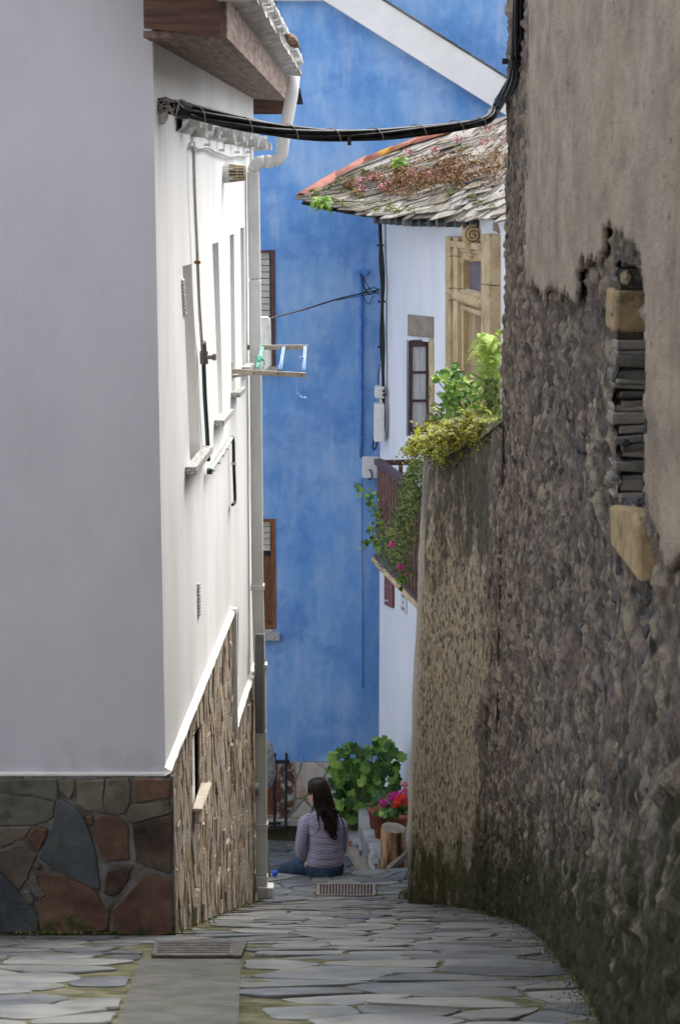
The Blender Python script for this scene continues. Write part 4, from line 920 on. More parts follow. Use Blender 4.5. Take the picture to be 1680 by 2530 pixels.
def rubble_grid(Ys, outmesh, plas):
    nY = len(Ys); H = {}
    vs = []; pv = []; mask = []; RC.clear()
    for z in zs:
        for Y in Ys:
            g = gz(1, Y)
            if z < g-.25: vs.append(V3(RX(Y, g), Y, z)); RC.append(.5); pv.append(vs[-1]); mask.append(False); continue
            f1, f2, r = stonef(Y, z); e = min(1, (f2-f1)/.03)
            sm_ = max(.25, min(1, .7+1.4*noise.noise((Y*1.7, z*1.7, 8)))); h = (e*.024*(.15+r)*sm_+.022*noise.noise((Y*3, z*3, 0))+.016*noise.noise((Y*17, z*17, 4))+.010*noise.noise((Y*42, z*42, 7)))*1.05
            RC.append(r if e > .5 else .35); x = RX(Y, z); vs.append(V3(x-h, Y, z))
            px, py = proj((x-.026, Y, z)); jag = 9*noise.noise((Y*9, z*14, 2))+9*noise.noise((Y*40, z*40, 2)); jy = 26*noise.noise((Y*14, z*9, 3))+20*noise.noise((Y*45, z*45, 6))
            inn = inpoly(px+jag, py+jy, P1); mask.append(inn)
            pv.append(V3(x-.026-.004*noise.noise((Y*2, z*2, 9))-.003*noise.noise((Y*5, z*5, 9))-.002*noise.noise((Y*30, z*30, 5)), Y, z))
    fs = []; pf = []
    for j in range(len(zs)-1):
        for i in range(nY-1):
            f = (j*nY+i, j*nY+i+1, (j+1)*nY+i+1, (j+1)*nY+i)
            c = (vs[f[0]]+vs[f[2]])/2
            if inpoly(c.y, c.z, niche): continue
            if zs[j] < gz(1, Ys[i])-.3: continue
            fs.append(f)
            if all(mask[k] for k in f): pf.append(f)
    return vs, fs, pv, pf
nz_t = .0
def wx(px, py):   # point on the wall face for a picture measurement
    Y = 8.0
    for _ in range(30):
        r = ray(px, py); P = CAM+r*(Y/r.y); x = RX(Y, P.z); Y = Y+(x/r.x*r.y-Y)*.6
    return CAM+ray(px, py)*(Y/ray(px, py).y)
nl = wx(1549, 640); nr_ = wx(1607, 900); nbz = wx(1560, 1250).z
far_edge = [wx(1533, y) for y in (645, 760, 900, 1050, 1250)]; near_edge = [wx(1607, y) for y in (1250, 1050, 900, 720)]
niche = [(p.y, p.z) for p in far_edge+near_edge+[wx(1580, 660)]]
FZ = sorted((p.z, p.y, p.x) for p in far_edge)
def far_at(z):
    return float(np.interp(z, [f[0] for f in FZ], [f[1] for f in FZ])), float(np.interp(z, [f[0] for f in FZ], [f[2] for f in FZ]))
print('niche', niche)
Ys = list(np.arange(3.2, 11.3, .021))
rv, rf, pv, pf = rubble_grid(Ys, None, None)
rub = empty('rubble_house', (2.5, 7, 3), 'old rubble stone house on the right with weathered render and a bricked loophole', 'house')
m2 = MB(); m2.v = rv; m2.f = [list(f) for f in rf]; m2.m = [0]*len(rf); ro = m2.build('rubble_wall', M['rubble'], rub); at_ = ro.data.attributes.new('cell', 'FLOAT', 'POINT'); at_.data.foreach_set('value', RC)
m2 = MB(); used_ = sorted({k for f in pf for k in f}); rm = {k: i for i, k in enumerate(used_)}; m2.v = [pv[k] for k in used_]; m2.f = [[rm[k] for k in f] for f in pf]; m2.m = [0]*len(pf)
o = m2.build('render_coat', M['oldplaster'], rub, True); sm = o.modifiers.new('s', 'SOLIDIFY'); sm.thickness = .02; sm.offset = -1; wn_ = o.modifiers.new('n', 'WEIGHTED_NORMAL'); wn_.weight = 100 
# body of the house behind the face, also the near continuation beside the camera
mb = MB(); mb.add([(RX(11.16,2),11.16,-1),(4,11.4,-1),(4,11.4,RZT),(RX(11.16,7),11.16,RZT),(RX(3.2,7),3.2,RZT),(4,-2,RZT),(1.0,-2,3),(1.0,-2,RZT),(RX(3.2,4),3.2,3),(4,-2,3)], [(0,1,2,3),(3,2,5,4),(4,5,7),(8,4,7,6),(6,7,5,9)]); mb.build('house_body', M['rubble'], rub)
# individually visible stones standing out of the mortar
ico = []
for k in range(8):
    bm = MB(); ph = (1+5**.5)/2; raw = [(-1,ph,0),(1,ph,0),(-1,-ph,0),(1,-ph,0),(0,-1,ph),(0,1,ph),(0,-1,-ph),(0,1,-ph),(ph,0,-1),(ph,0,1),(-ph,0,-1),(-ph,0,1)]
    F = [(0,11,5),(0,5,1),(0,1,7),(0,7,10),(0,10,11),(1,5,9),(5,11,4),(11,10,2),(10,7,6),(7,1,8),(3,9,4),(3,4,2),(3,2,6),(3,6,8),(3,8,9),(4,9,5),(2,4,11),(6,2,10),(8,6,7),(9,8,1)]
    me = bpy.data.meshes.new('stone'); me.from_pydata([(x/1.9*random.uniform(.75,1.2), y/1.9*random.uniform(.75,1.2), z/1.9*random.uniform(.75,1.2)) for x, y, z in raw], [], F); me.materials.append(M['rstone']); ico.append(me)
cand = []
for _ in range(6000):
    px = random.uniform(1205, 1700); py = random.uniform(-20, 2500)
    P = wx(px, py)
    if not (4.2 < P.y < 11.1) or P.z < gz(1, P.y)+.02 or inpoly(px, py, P1) or inpoly(px+14, py, P1) or inpoly(P.y, P.z, niche): continue
    if all((P-q_).length > .07 for q_ in cand): cand.append(P)
random.shuffle(cand); cand.sort(key=lambda p: p.y*.0+random.random()); print('stones cand', len(cand))
smb = MB()
for i, P in enumerate(cand[:900]):
    s_ = random.uniform(.016, .042); 
    if i < 298:
        share('stone', ico[i%8], P+V3(.012, 0, 0), (random.uniform(-.5,.5), random.uniform(-.4,.4), random.uniform(-.3,.3)), (s_*.55, s_*random.uniform(1,1.8), s_*random.uniform(.5,1.1)), rub)
    else:
        me = ico[i%8]; sx, sy, sz_ = s_*.6, s_*random.uniform(.6,1.2), s_*random.uniform(.4,.9); b = len(smb.v)
        smb.add([P+V3(.010+v.co.x*sx, v.co.y*sy, v.co.z*sz_) for v in me.vertices], [tuple(p.vertices) for p in me.polygons])
tag(smb.build('rubble_stones', M['rstone'], rub), kind='stuff')
# loophole: slate stack on the far jamb, two ochre blocks
ny = nl.y; zt_n = wx(1552, 640).z; x_in = RX(ny, 4)
mb = MB(); mb.box((x_in+.36, (nl.y+nr_.y)/2, (nbz+zt_n)/2), (.02, 1.4, zt_n-nbz+.6)); mb.build('loophole_back', M['dark'], rub)
mb = MB(); mb.box((x_in+.19, nr_.y-.02, (nbz+zt_n)/2), (.34, .03, zt_n-nbz+.2)); mb.build('loophole_cheek', M['rubble'], rub)
zA, zB = wx(1552, 662).z, wx(1552, 1245).z; zq1, zq0 = wx(1550, 727).z, wx(1550, 835).z
z = zA+.05
while z > zB-.02:
    h = random.uniform(.014, .042); off = random.uniform(-.006, .022); ny_z, nx_z = far_at(z-h/2)
    if not (zq0-.01 < z-h/2 < zq1+.01):
        MB().box((nx_z+.115+off, ny_z+.045+random.uniform(-.012,.012), z-h/2), (random.uniform(.25,.30), .10, h*random.uniform(.86,.99)), (V3(1,random.uniform(-.16,.16),random.uniform(-.10,.10)), V3(0,1,0), V3(0,0,1))).build('jamb_slate', M['jambslate'], rub, bevel=.005)
    z -= h
P = wx(1540, 780)
M['quoin']
ny_z, nx_z = far_at((zq0+zq1)/2); MB().box((nx_z+.115, ny_z+.09, (zq0+zq1)/2), (.27, .21, zq1-zq0)).build('ochre_block', M['quoin'], rub, bevel=.012)
a = wx(1540, 1248); b = wx(1545, 1350); c = wx(1616, 1438); d_ = wx(1612, 1300); e = wx(1600,1255)
mb = MB(); f_ = [a, b, c, d_, e]; mb.prism([p+V3(-.045,0,0) for p in f_], (.24, .0, 0)); mb.build('ochre_block', M['quoin'], rub, bevel=.012)
tag(rub)
# retaining wall
RW = [(1.0, 10.9), (.965, 11.4), (.90, 12.0), (.76, 12.62), (.515, 13.1)]
lens = [0]
for i in range(1, len(RW)): lens.append(lens[-1]+math.hypot(RW[i][0]-RW[i-1][0], RW[i][1]-RW[i-1][1]))
zt_l = AY(1046, 1120, 13.15).z; zt_r = AY(1215, 985, 11.4).z; print('retaining top', zt_l, zt_r)
def rwp(s, z):
    X = float(np.interp(s, lens, [p[0] for p in RW])); Y = float(np.interp(s, lens, [p[1] for p in RW])); t = (z-gz(X, Y))/3.3
    t2 = s/lens[-1]; return X+.10*max(0, t)**1.2*t2+.02*t, Y+.05*max(0,t)
RBM = []; CE = []; mb = MB(); ss = np.arange(0, lens[-1]+.001, .02); zz_ = np.arange(-.1, 4.95, .022); vs = []; ok = []
for z in zz_:
    for s_ in ss:
        tz = lerp(zt_r, zt_l, s_/lens[-1])+.05*noise.noise((s_*4, 0, 0)); z1 = min(z, tz); x, y = rwp(s_, z1)
        rb_ = s_ < .92+.5*noise.noise((z1*1.6, 3, 0))+.10*noise.noise((s_*14, z1*14, 6))+max(0, .35*(2.4-z1)*.5); RBM.append(rb_); f1, f2, r = stonef(y, z1); CE.append(r if f2-f1 > .015 else .35)
        h = .022*noise.noise((s_*5, z1*2.2, 1))+.012*noise.noise((s_*26, z1*9, 2))+.006*noise.noise((s_*70, z1*24, 3))
        if rb_: h = min(1, (f2-f1)/.03)*.024*(.15+r)+.02*noise.noise((y*3, z1*3, 0))+.016*noise.noise((y*17, z1*17, 4))+.010*noise.noise((y*42, z1*42, 7))+.008
        nx_, ny_ = -.75, -.66
        vs.append(V3(x+nx_*h*1.2, y+ny_*h*1.2, z1)); ok.append(z-tz < .03)
n = len(ss); mb.add(vs, [(j*n+i, j*n+i+1, (j+1)*n+i+1, (j+1)*n+i) for j in range(len(zz_)-1) for i in range(n-1) if ok[j*n+i]])
mb.m = [1 if RBM[f[0]] else 0 for f in mb.f]
x, y = rwp(lens[-1], 2)
rt = [vs[j*n+n-1] for j in range(0, len(zz_), 4)]
for j in range(len(rt)-1):
    mb.add([rt[j], rt[j+1], rt[j+1]+V3(.12, 3.2, 0), rt[j]+V3(.12, 3.2, 0)], [(0,1,2,3)])
CE += [.5]*(len(mb.v)-len(CE)); rw = mb.build('retaining_wall', [M['retain'], M['rubble']]); at_ = rw.data.attributes.new('cell', 'FLOAT', 'POINT'); at_.data.foreach_set('value', CE); tag(rw, 'streaked mossy retaining wall with plants along its top, right of the sitting woman', 'wall')
mb = MB(); T0 = AY(1046, 1120, 13.15)
mb.add([V3(.66,13.1,zt_l-.06), V3(.78,16.3,zt_l-.3), V3(1.5,16.2,zt_l-.3), V3(2.0,13,zt_l-.25), V3(2.0,11.2,zt_r-.25), V3(1.0,11.3,zt_r-.12), V3(.93,12.1,lerp(zt_r,zt_l,.4)-.10)], [tuple(range(7))]); tag(mb.build('terrace_soil', M['joint']), kind='structure')
# ================================================================== CABLES AND PIPES
def spline(pts, n=8):
    pts = [Vector(p) for p in pts]; out = []; k = len(pts)
    for i in range(k-1):
        p0, p1, p2, p3 = pts[max(i-1,0)], pts[i], pts[i+1], pts[min(i+2,k-1)]
        for j in range(n):
            t = j/n; out.append(.5*((2*p1)+(-p0+p2)*t+(2*p0-5*p1+4*p2-p3)*t*t+(-p0+3*p1-3*p2+p3)*t**3))
    return out+[pts[-1]]
path = [(398,257,9.15),(440,268,9.25),(560,297,9.4),(690,322,9.6),(810,333,9.8),(930,332,10.0),(1050,321,10.2),(1150,309,10.4),(1205,294,10.5),(1243,268,10.65),(1266,235,10.75),(1282,190,10.8),(1288,130,10.8),(1293,50,10.8),(1298,-60,10.8)]
cp = [AY(*p) for p in path[:9]]+[wx(x, y)+V3(-.035-.02*(i < 2), -.07, 0) for i, (x, y, _) in enumerate(path[9:])]; cp = spline(cp, 8)
cb = empty('cable_bundle', cp[40], 'thick bundle of black cables slung across the alley and up the right wall', 'cables')
def frame_of(i, P):
    d = (P[min(i+1,len(P)-1)]-P[max(i-1,0)]).normalized(); s_ = d.cross(V3(0,1,0)).normalized(); return d, s_, s_.cross(d)
for k in range(7):
    ph = k*2*math.pi/6; rr = .021 if k < 6 else 0; pts = []
    for i in range(len(cp)):
        d, a, b = frame_of(i, cp); tw = ph+i*.06; sag = .012*math.sin(i*.13+k*1.3)*min(1, abs(len(cp)-i)/30)
        pts.append(cp[i]+a*(rr*math.cos(tw)+sag*.6)+b*(rr*math.sin(tw)))
    MB().tube(pts, random.choice([.009,.011,.013]), 8).build('cable', M['cable'], cb, True)
for i in range(4, 72, 7):      # binding wire
    pts = []
    for j in range(9):
        t = j/8; ii = i+t*2.2; i0 = int(ii); c = lerp(cp[i0], cp[min(i0+1,len(cp)-1)], ii-i0); d, a, b = frame_of(i0, cp); an = t*math.pi*1.25-.6
        pts.append(c+a*(.036*math.cos(an))-b*(.036*math.sin(an)))
    MB().tube(pts, .0028, 5).build('binding_wire', M['wire'], cb, True)
P = AY(863, 340, 9.85); MB().box(P+V3(0,0,-.012), (.02,.03,.055)).build('cable_tie', M['cable'], cb)
for (px, py, Y) in ((452, 272, 9.25), (1286, 150, cp[-20].y)):
    i = min(range(len(cp)), key=lambda k: (cp[k]-AY(px,py,Y)).length); d, a, b = frame_of(i, cp); MB().tube([cp[i]-d*.03, cp[i]+d*.03], .043, 10).build('cable_clamp', M['cable'], cb)
P = wx(1287, 152)+V3(-.03,-.02,0); MB().box(P, (.15, .04, .03)).build('cable_clamp', M['cable'], cb)
MB().tube([AY(452,268,9.22), AY(432,250,9.18)], .01, 6).build('cable_end', M['cable'], cb)
# frayed anchor at the wall
mb = MB()
for i in range(26):
    a = AY(random.uniform(388,440), random.uniform(248,276), 9.12); b = a+V3(random.uniform(-.05,.05), random.uniform(-.02,.05), random.uniform(-.045,.03)); mb.tube([a, (a+b)/2+V3(0,0,.01), b], .004, 4)
tag(mb.build('wire_anchor', M['wire'], cb))
mb = MB(); mb.lathe(HL.p(.2, AY(400,262,9.1).z-.03, -.01), [(0,0),(.05,.0),(.055,.03),(.03,.05),(0,.05)], 9, 0, (V3(0,1,0),V3(0,0,1),V3(1,0,0))); mb.build('wall_anchor', M['whitetile'], cb)
# downpipe
def sq_tube(mb, pts, w_, d_, m=0):
    for a, b in zip(pts[:-1], pts[1:]): mb.beam(a, b, d_, w_, V3(0,0,1) if abs((b-a).normalized().z) < .9 else V3(1,0,0), m)
dp = empty('downpipe', AY(645, 2190, 14.95), 'white rainwater downpipe at the far corner of the left house', 'downpipe')
YD = 13.9
pA = [AY(726,188,13.95), AY(722,230,13.95), AY(711,290,13.9), AY(700,350,13.9), AY(697,378,13.9), AY(690,392,13.9), AY(676,399,13.9)]
MB().tube(pA, .046, 14).build('upper_pipe', M['pipe'], dp, True)
MB().tube([AY(678,399,13.9), AY(652,399,13.9)], .044, 14).build('cross_pipe', M['pipe'], dp, True)
MB().tube([AY(668,399,13.9), AY(660,399,13.9)], .049, 14).build('collar', M['pipe'], dp)
MB().tube([AY(654,399,13.9), AY(640,401,13.9), AY(630,410,13.9), AY(626.5,425,YD)], .046, 14).build('elbow', M['pipe'], dp, True)
segs = [(626,423),(630,690),(637,1450),(642,1640),(645,1800),(646.5,2035),(647,2160)]
for a, b in zip(segs[:-1], segs[1:]):
    m_ = MB(); m_.beam(AY(*a, YD), AY(b[0], b[1]-.6, YD), .085, .088, V3(1,0,0)); m_.build('pipe_length', M['pipe'], dp, bevel=.012)
for (px, py) in ((637,1450),(644.5,1645),(646.5,2038)): m_ = MB(); m_.box(AY(px, py, YD), (.102,.1,.045)); m_.build('pipe_bracket', M['pipe'], dp, bevel=.006)
MB().beam(AY(647,2160,YD), AY(646,2200,YD), .095, .1, V3(1,0,0)).build('shoe', M['pipe'], dp, bevel=.008)
m_ = MB(); m_.box(AY(655, 2202, YD-.02), (.12,.1,.10)); m_.box(AY(668,2199,YD-.04), (.055,.12,.085)); m_.build('shoe_outlet', M['pipe'], dp, bevel=.01)
# thin gas pipes
def wall_tube(name, W, pl, r, off, m, label, cat, nn=8, clips=(), group=None, wob=0):
    pts = [W.at(x, y, off) for x, y in pl]; o = None
    root = empty(name, pts[0], label, cat, group); MB().tube(spline(pts, 4), r, nn).build('tube', m, root, True)
    for x, y, mm in clips:
        P = W.at(x, y, off); MB().box(P, (.034,.022,.016)).build('clip', M[mm], root)
    return root
wall_tube('thin_pipe', HL, [(611,360),(612,536),(614,700),(616,1032),(619,1180),(623,1240),(628,1280),(629,1400),(628,1492),(631,1550),(634,1566)], .012, .03, M['pipe'], 'thin white gas pipe running down the wall just left of the downpipe', 'pipe', clips=((612,536,'rust'),(615,1031,'rust'),(628,1492,'rust')))
c1 = wall_tube('gas_conduit', HL, [(465,362),(468,480),(475,640),(480,760),(486,845)], .009, .03, M['greypipe'], 'dull vertical pipe with a valve at its foot beside the nearest window', 'pipe', clips=((475,648,'rust'),))
P = HL.at(489, 882, .04); MB().tube([HL.at(487.5,845,.035), HL.at(489,868,.035)], .017, 10).tube([HL.at(489,868,.035), HL.at(490,898,.035)], .024, 8).build('valve', M['brass'], c1)
MB().tube([P, P+V3(.05,0,-.002)], .012, 8).box(P+V3(.055,0,0), (.02,.05,.035)).build('valve_handle', M['brass'], c1)
wall_tube('hose', HL, [(491,900),(494,980),(499,1060),(503,1138)], .0125, .03, M['hose'], 'dark green hose hanging from the valve beside the nearest window', 'hose')
wall_tube('clipped_cable', HL, [(463,362),(468,357),(480,367),(505,364),(520,373),(541,380),(560,387),(580,384),(600,386),(609,381)], .008, .02, M['pipe'], 'thin white cable looped along a row of clips under the tile course', 'cable', clips=tuple((x,y,'pipe') for x,y in ((467,355),(505,358),(541,371),(580,376),(607,376))))
c2 = wall_tube('clipped_pipe', HL, [(506,1164),(520,1145),(535,1123),(548,1103),(562,1082)], .010, .03, M['pipe'], 'short white pipe with clips slanting along below the nearest window sill', 'pipe', clips=tuple((x,y,'pipe') for x,y in ((512,1162),(527,1143),(536,1125),(546,1108),(556,1091))))
wall_tube('black_drain_tube', HL, [(563,1080),(566,1092),(567,1145),(569,1200),(570,1236),(568,1243),(564,1247)], .011, .03, M['iron'], 'short black tube with a bent foot hanging below the second window', 'tube', clips=((567,1145,'pipe'),))
P = HL.at(506, 1164, .03); MB().box(P, (.03,.05,.03)).build('blue_end', M['hose'], c2)
# vent basket
vb = empty('flue_terminal', HL.at(560, 428), 'yellowed plastic flue terminal cage sticking out of the left wall near the top', 'flue')
Pc = HL.at(552, 428); ax = V3(1, .06, 0).normalized(); ay = V3(0,1,0); az = V3(0,0,1)
vb_c = AY(548, 428, Pc.y)
m_ = MB(); m_.tube([vb_c-ax*.04, vb_c+ax*.045], .062, 16); m_.build('collar', M['pipe'], vb, bevel=.003)
e0 = vb_c+ax*.045; e1 = vb_c+ax*.155
for i in range(16):
    an = i*math.pi/8; d = ay*math.cos(an)+az*math.sin(an); MB().beam(e0+d*.056, e1+d*.042, .007, .009, d).build('cage_bar', M['ochrevent'], vb)
for t in (0, .5, 1):
    c = lerp(e0, e1, t); rr = lerp(.056, .042, t); MB().tube([c-ax*.004, c+ax*.004], rr+.004, 16).build('cage_ring', M['ochrevent'], vb)
MB().tube([e0, e1-ax*.01], .03, 10).build('flue_core', M['brass'], vb)
# drying rack: two arms with cords
rk = empty('clothes_rack', HL.at(620, 900), 'weathered metal drying rack arms with cords reaching out from the left wall', 'drying rack')
def arm(p0, p1, Y, h, nm='arm'):
    a, b = AY(*p0, Y), AY(*p1, Y-.02); m_ = MB(); m_.beam(a, b, .018, h); o = m_.build(nm, M['steel'], rk, bevel=.002); return a, b
Ya, Yb = HL.at(576, 915).y, HL.at(612, 858).y
n0, n1 = arm((574,917),(756,927), Ya, .034); f0, f1 = arm((612,858),(762,858), Yb, .036)
MB().beam(AY(574,931,Ya+.02), AY(628,922,Ya), .01, .018).build('brace', M['steel'], rk)
MB().box(AY(573,917,Ya), (.012,.05,.13)).build('wall_plate', M['steel'], rk); MB().box(AY(609,860,Yb), (.012,.05,.15)).build('wall_plate', M['steel'], rk)
for px in (627, 686, 745): MB().tube([AY(px,922+(px-627)*.04,Ya-.02), AY(px,922+(px-627)*.04,Ya-.03)], .008, 8).build('bolt', M['brass'], rk)
def cord(a, b, m_, n=2, sag=.01):
    for k in range(n): MB().tube([a+V3(k*.014,0,0), (a+b)/2+V3(k*.012,0,-sag), b+V3(k*.014,0,0)], .005, 6).build('cord', m_, rk, True)
cord(AY(646,856,Yb), AY(634,908,Ya), M['rope_g']); cord(AY(699,856,Yb), AY(690,912,Ya), M['rope_b']); cord(AY(752,854,Yb), AY(748,915,Ya), M['rope_b'])
def knot(c, m_, n=9, s_=.03):
    mb = MB(); pts = [c+V3(random.uniform(-s_,s_), random.uniform(-.01,.01), random.uniform(-s_,s_)*.8) for _ in range(n)]; mb.tube(spline(pts, 3), .0045, 5); mb.build('knot', m_, rk, True)
knot(AY(642,888,Ya+.3), M['rope_g'], 12, .035); knot(AY(693,906,Ya+.1), M['rope_b'], 8, .018); knot(AY(746,886,Ya+.3), M['rope_b'], 10, .022)
MB().tube(spline([AY(*p, Ya+.3) for p in ((652,888),(653,900),(649,912))]), .005, 5).build('cord', M['rope_g'], rk, True)
MB().tube(spline([AY(*p, Ya) for p in ((737,932),(733,950),(734,968),(741,979),(752,984))], 6), .0055, 6).build('loose_cord', M['rope_b'], rk, True)
MB().lathe(AY(753,984,Ya)-V3(0,0,.012), [(0,0),(.011,.003),(.013,.014),(.008,.024),(0,.026)], 8).build('cord_end', M['rope_b'], rk, True)
# white screen by the blue house window
ws = MB(); pts_ = [AY(600,787,16.2), AY(663,785,16.2), AY(668,905,16.2), AY(655,915,16.2), AY(600,918,16.2)]
ws.prism(pts_, (0,.05,0)); wso = ws.build('white_screen', M['white'], bevel=.008); tag(wso, 'white panel with rounded edge standing out beyond the downpipe near the drying rack', 'panel')
MB().tube([AY(600,786,16.2), AY(661,785,16.2), AY(665,788,16.2), AY(669,903,16.2)], .012, 8).build('edge_tube', M['white'], wso, True)
# grey board and small things at the corner
sg = MB(); sg.prism([AY(631,1812,13.75), AY(652,1812,13.75), AY(652,1567,13.75), AY(631,1567,13.75)], (0,.03,0)); tag(sg.build('grey_board', M['greymetal'], None, bevel=.003), 'narrow dark grey board fixed upright beside the downpipe at the wall end', 'board')
rd = MB(); rd.tube([AY(631,1950,13.75), AY(631,1950,13.75)+V3(.03,0,0)], .05, 16); tag(rd.build('round_lamp', M['greymetal']), 'small round grey fitting on the stone cladding beside the downpipe', 'fitting')
db = MB(); db.prism([AY(659,2166,16.1), AY(669,2165,16.1), AY(664,2098,16.1), AY(659,2075,16.1)], (0,.04,0)); tag(db.build('dark_board', M['greymetal']), 'dark grey tapering slab leaning at the corner behind the downpipe foot', 'slab')
bc = MB(); c = AY(679, 2163, 16.3); bc.lathe(c-V3(0,0,.0), [(.0,0),(.026,0),(.026,.035),(.022,.04),(0,.04)], 14); tag(bc.build('blue_stopper', M['capblue']), 'small blue plastic stopper standing on the step beside the woman\'s knee', 'stopper')
# ---- blue house fittings
bp = empty('blue_conduit', HB.p(HB.sz(890,1100)[0], 0), 'blue painted conduit running down the blue wall from a round box', 'conduit')
pts_ = [HB.at(x, y, .02) for x, y in ((891,680),(892,1000),(892,1130))]; MB().tube(pts_, .02, 8).build('tube', M['bluepipe'], bp, True)
MB().tube([HB.at(893,1180,.02), HB.at(895,1500,.02), HB.at(896,1700,.02)], .006, 6).build('thin_tube', M['bluepipe'], bp, True)
c = HB.at(897, 674, .03); MB().box(c, (.12,.08,.06)).build('junction', M['bluepipe'], bp, bevel=.015); MB().tube([HB.at(887,674,.0), HB.at(887,674,.08)], .035, 12).build('junction', M['bluepipe'], bp)
for py in (760, 870, 975, 1080): MB().box(HB.at(892, py, .025), (.055,.03,.03)).build('clip', M['bluepipe'], bp)
jb = MB(); a = HB.at(895,1178,.0); b = HB.at(936,1126,.0); jb.box(V3((a.x+b.x)/2, YB-.05, (a.z+b.z)/2), (b.x-a.x,.1,b.z-a.z)); jbo = tag(jb.build('junction_box', M['white'], bevel=.008), 'stained white electricity box on the blue wall next to the balcony', 'electricity box')
MB().tube(spline([HB.at(913,1163,.12)+V3(.05*math.sin(t)*.5,0,.06*math.cos(t)-.03) for t in np.linspace(-.5,3.9,8)], 3), .008, 6).build('cable_loop', M['iron'], jbo, True)
wr = empty('overhead_wires', AY(800,760,19), 'thin dark wires crossing the blue wall towards the white house corner', 'wires')
MB().tube(spline([AY(*p) for p in ((664,788,16.2),(700,778,17.5),(760,762,19),(830,740,20.5),(890,726,21.4),(938,716,21.45))], 6), .009, 6).build('wire', M['iron'], wr, True)
MB().tube(spline([AY(*p) for p in ((830,742,20.5),(880,733,21.3),(938,722,21.45))], 6), .005, 6).build('wire', M['iron'], wr, True)
for k, pp in enumerate((((890,676),(897,690),(898,705),(905,720),(915,727),(938,714)), ((893,678),(905,700),(916,716),(925,722),(938,728)), ((938,716),(922,711),(905,716),(898,730),(903,745),(913,751),(920,735),(924,730)), ((905,722),(912,714),(925,711),(938,716)))):
    MB().tube(spline([AY(x, y, 21.5) for x, y in pp], 5), .009 if k == 0 else .005, 6).build('wire', M['iron'], wr, True)
# iron window guard
ig = empty('window_guard', AY(680,1950,21.7), 'black iron bars in front of the low brown window of the blue house', 'window guard')
for x0_, x1_ in ((678.5,678.5),(708,706)):
    MB().tube([AY(x0_,1861,21.75), AY(x1_,2046,21.75)], .018, 6).build('bar', M['iron'], ig)
MB().tube([AY(640,1861,21.75), AY(640,2046,21.75)], .018, 6).build('bar', M['iron'], ig)
MB().beam(AY(600,1884,21.75), AY(716,1882,21.75), .03, .04).build('cross_bar', M['iron'], ig); MB().beam(AY(600,2049,21.75), AY(712,2045,21.75), .03, .045).build('cross_bar', M['iron'], ig)
MB().beam(AY(600,2036,21.75), AY(694,2034,21.75), .03, .025).build('cross_bar', M['iron'], ig)
mb = MB(); a0_, a1_ = HB.sz(600,2012), HB.sz(700,2030); mb.box(HB.p((a0_[0]+a1_[0])/2, (a0_[1]+a1_[1])/2, .12), (a1_[0]-a0_[0]+.5,.16,.06)); mb.build('window_sill', M['granite'], blue)
# ---- right house fittings
hc = empty('house_cable', HR.at(952, 800), 'black cable bundle clipped down the corner of the right white house', 'cable')
cpts = [(950,545),(951,600),(953,650),(957,700),(955,760),(954,820),(956,860),(957,930),(957,1000),(956,1060),(951,1085)]
for k in range(4):
    MB().tube(spline([HR.at(x+math.sin(i*1.9+k*2)*1.6, y, .05+.012*math.cos(k*1.6)) for i, (x, y) in enumerate(cpts)], 5), .014, 7).build('cable', M['cable'], hc, True)
MB().tube(spline([HR.at(x, y, .04) for x, y in ((962,545),(964,700),(965,900),(964,1060))], 4), .005, 5).build('thin_wire', M['wire'], hc, True)
for x, y in ((952,606),(956,745),(955,857),(957,975),(953,1085)): MB().box(HR.at(x, y, .06), (.085,.05,.02)).build('clamp', M['iron'], hc)
MB().tube(spline([HR.at(x, y, .08) for x, y in ((956,900),(951,930),(952,965),(956,990))], 5), .006, 5).build('loop', M['iron'], hc, True)
MB().tube(spline([HR.at(x, y, .09) for x, y in ((957,1000),(950,1050),(942,1085),(940,1105),(944,1111),(949,1100),(954,1070))], 5), .010, 6).build('loop', M['iron'], hc, True)
def mbox(x0, y0, x1, y1, Y, nm, label, cat):
    a, b = AY(x0, y1, Y), AY(x1, y0, Y); m_ = MB(); m_.box(((a.x+b.x)/2, Y+.1, (a.z+b.z)/2), (b.x-a.x, .2, b.z-a.z)); return tag(m_.build(nm, M['white'], bevel=.015), label, cat)
e1b = mbox(926,956,950,985,21.0,'electric_box','small white electricity box, upper of two on the white house corner','electricity box')
for py in (966, 976): MB().tube([AY(948,py,20.99), AY(948,py,20.97)], .018, 10).build('dial', M['iron'], e1b)
mbox(924,999,950,1092,20.95,'meter_box','tall white meter box, lower of two on the white house corner','meter box')
MB().box(AY(943,993,21.1), (.06,.1,.08)).build('pipe_stub', M['white'], e1b)
pq = empty('brown_plaque', HR.at(965,1470,.03), 'brown metal plaque with faint lines on the white wall under the balcony', 'plaque')
YQ = HR.at(965,1470).y-.03
def fquad(pl, Y, dep, name, m_, par): return MB().prism([AY(x, y, Y) for x, y in pl], (0,dep,0)).build(name, m_, par)
def wquad(pl, off, name, m_, par, th=.006): return MB().prism([HR.at(x, y, off) for x, y in pl], HR.p(0,0,-th)-HR.p(0,0,0)).build(name, m_, par)
wquad([(955,1421),(975,1436),(975,1502),(955,1493)], .03, 'plate', M['plaque'], pq, .02)
wquad([(956,1443.5),(974,1450),(974,1453),(956,1446)], .033, 'copper_band', M['plaque_line'], pq); wquad([(972,1436),(973,1437),(973,1496),(972,1495)], .033, 'copper_band', M['plaque_line'], pq)
for x0_, y0_, w_ in ((962,1456,4),(962,1461,5),(961,1472,6),(964,1468,3)): wquad([(x0_,y0_),(x0_+w_,y0_+1.4),(x0_+w_,y0_+2.6),(x0_,y0_+1.2)], .033, 'text_line', M['plaque_line'], pq)
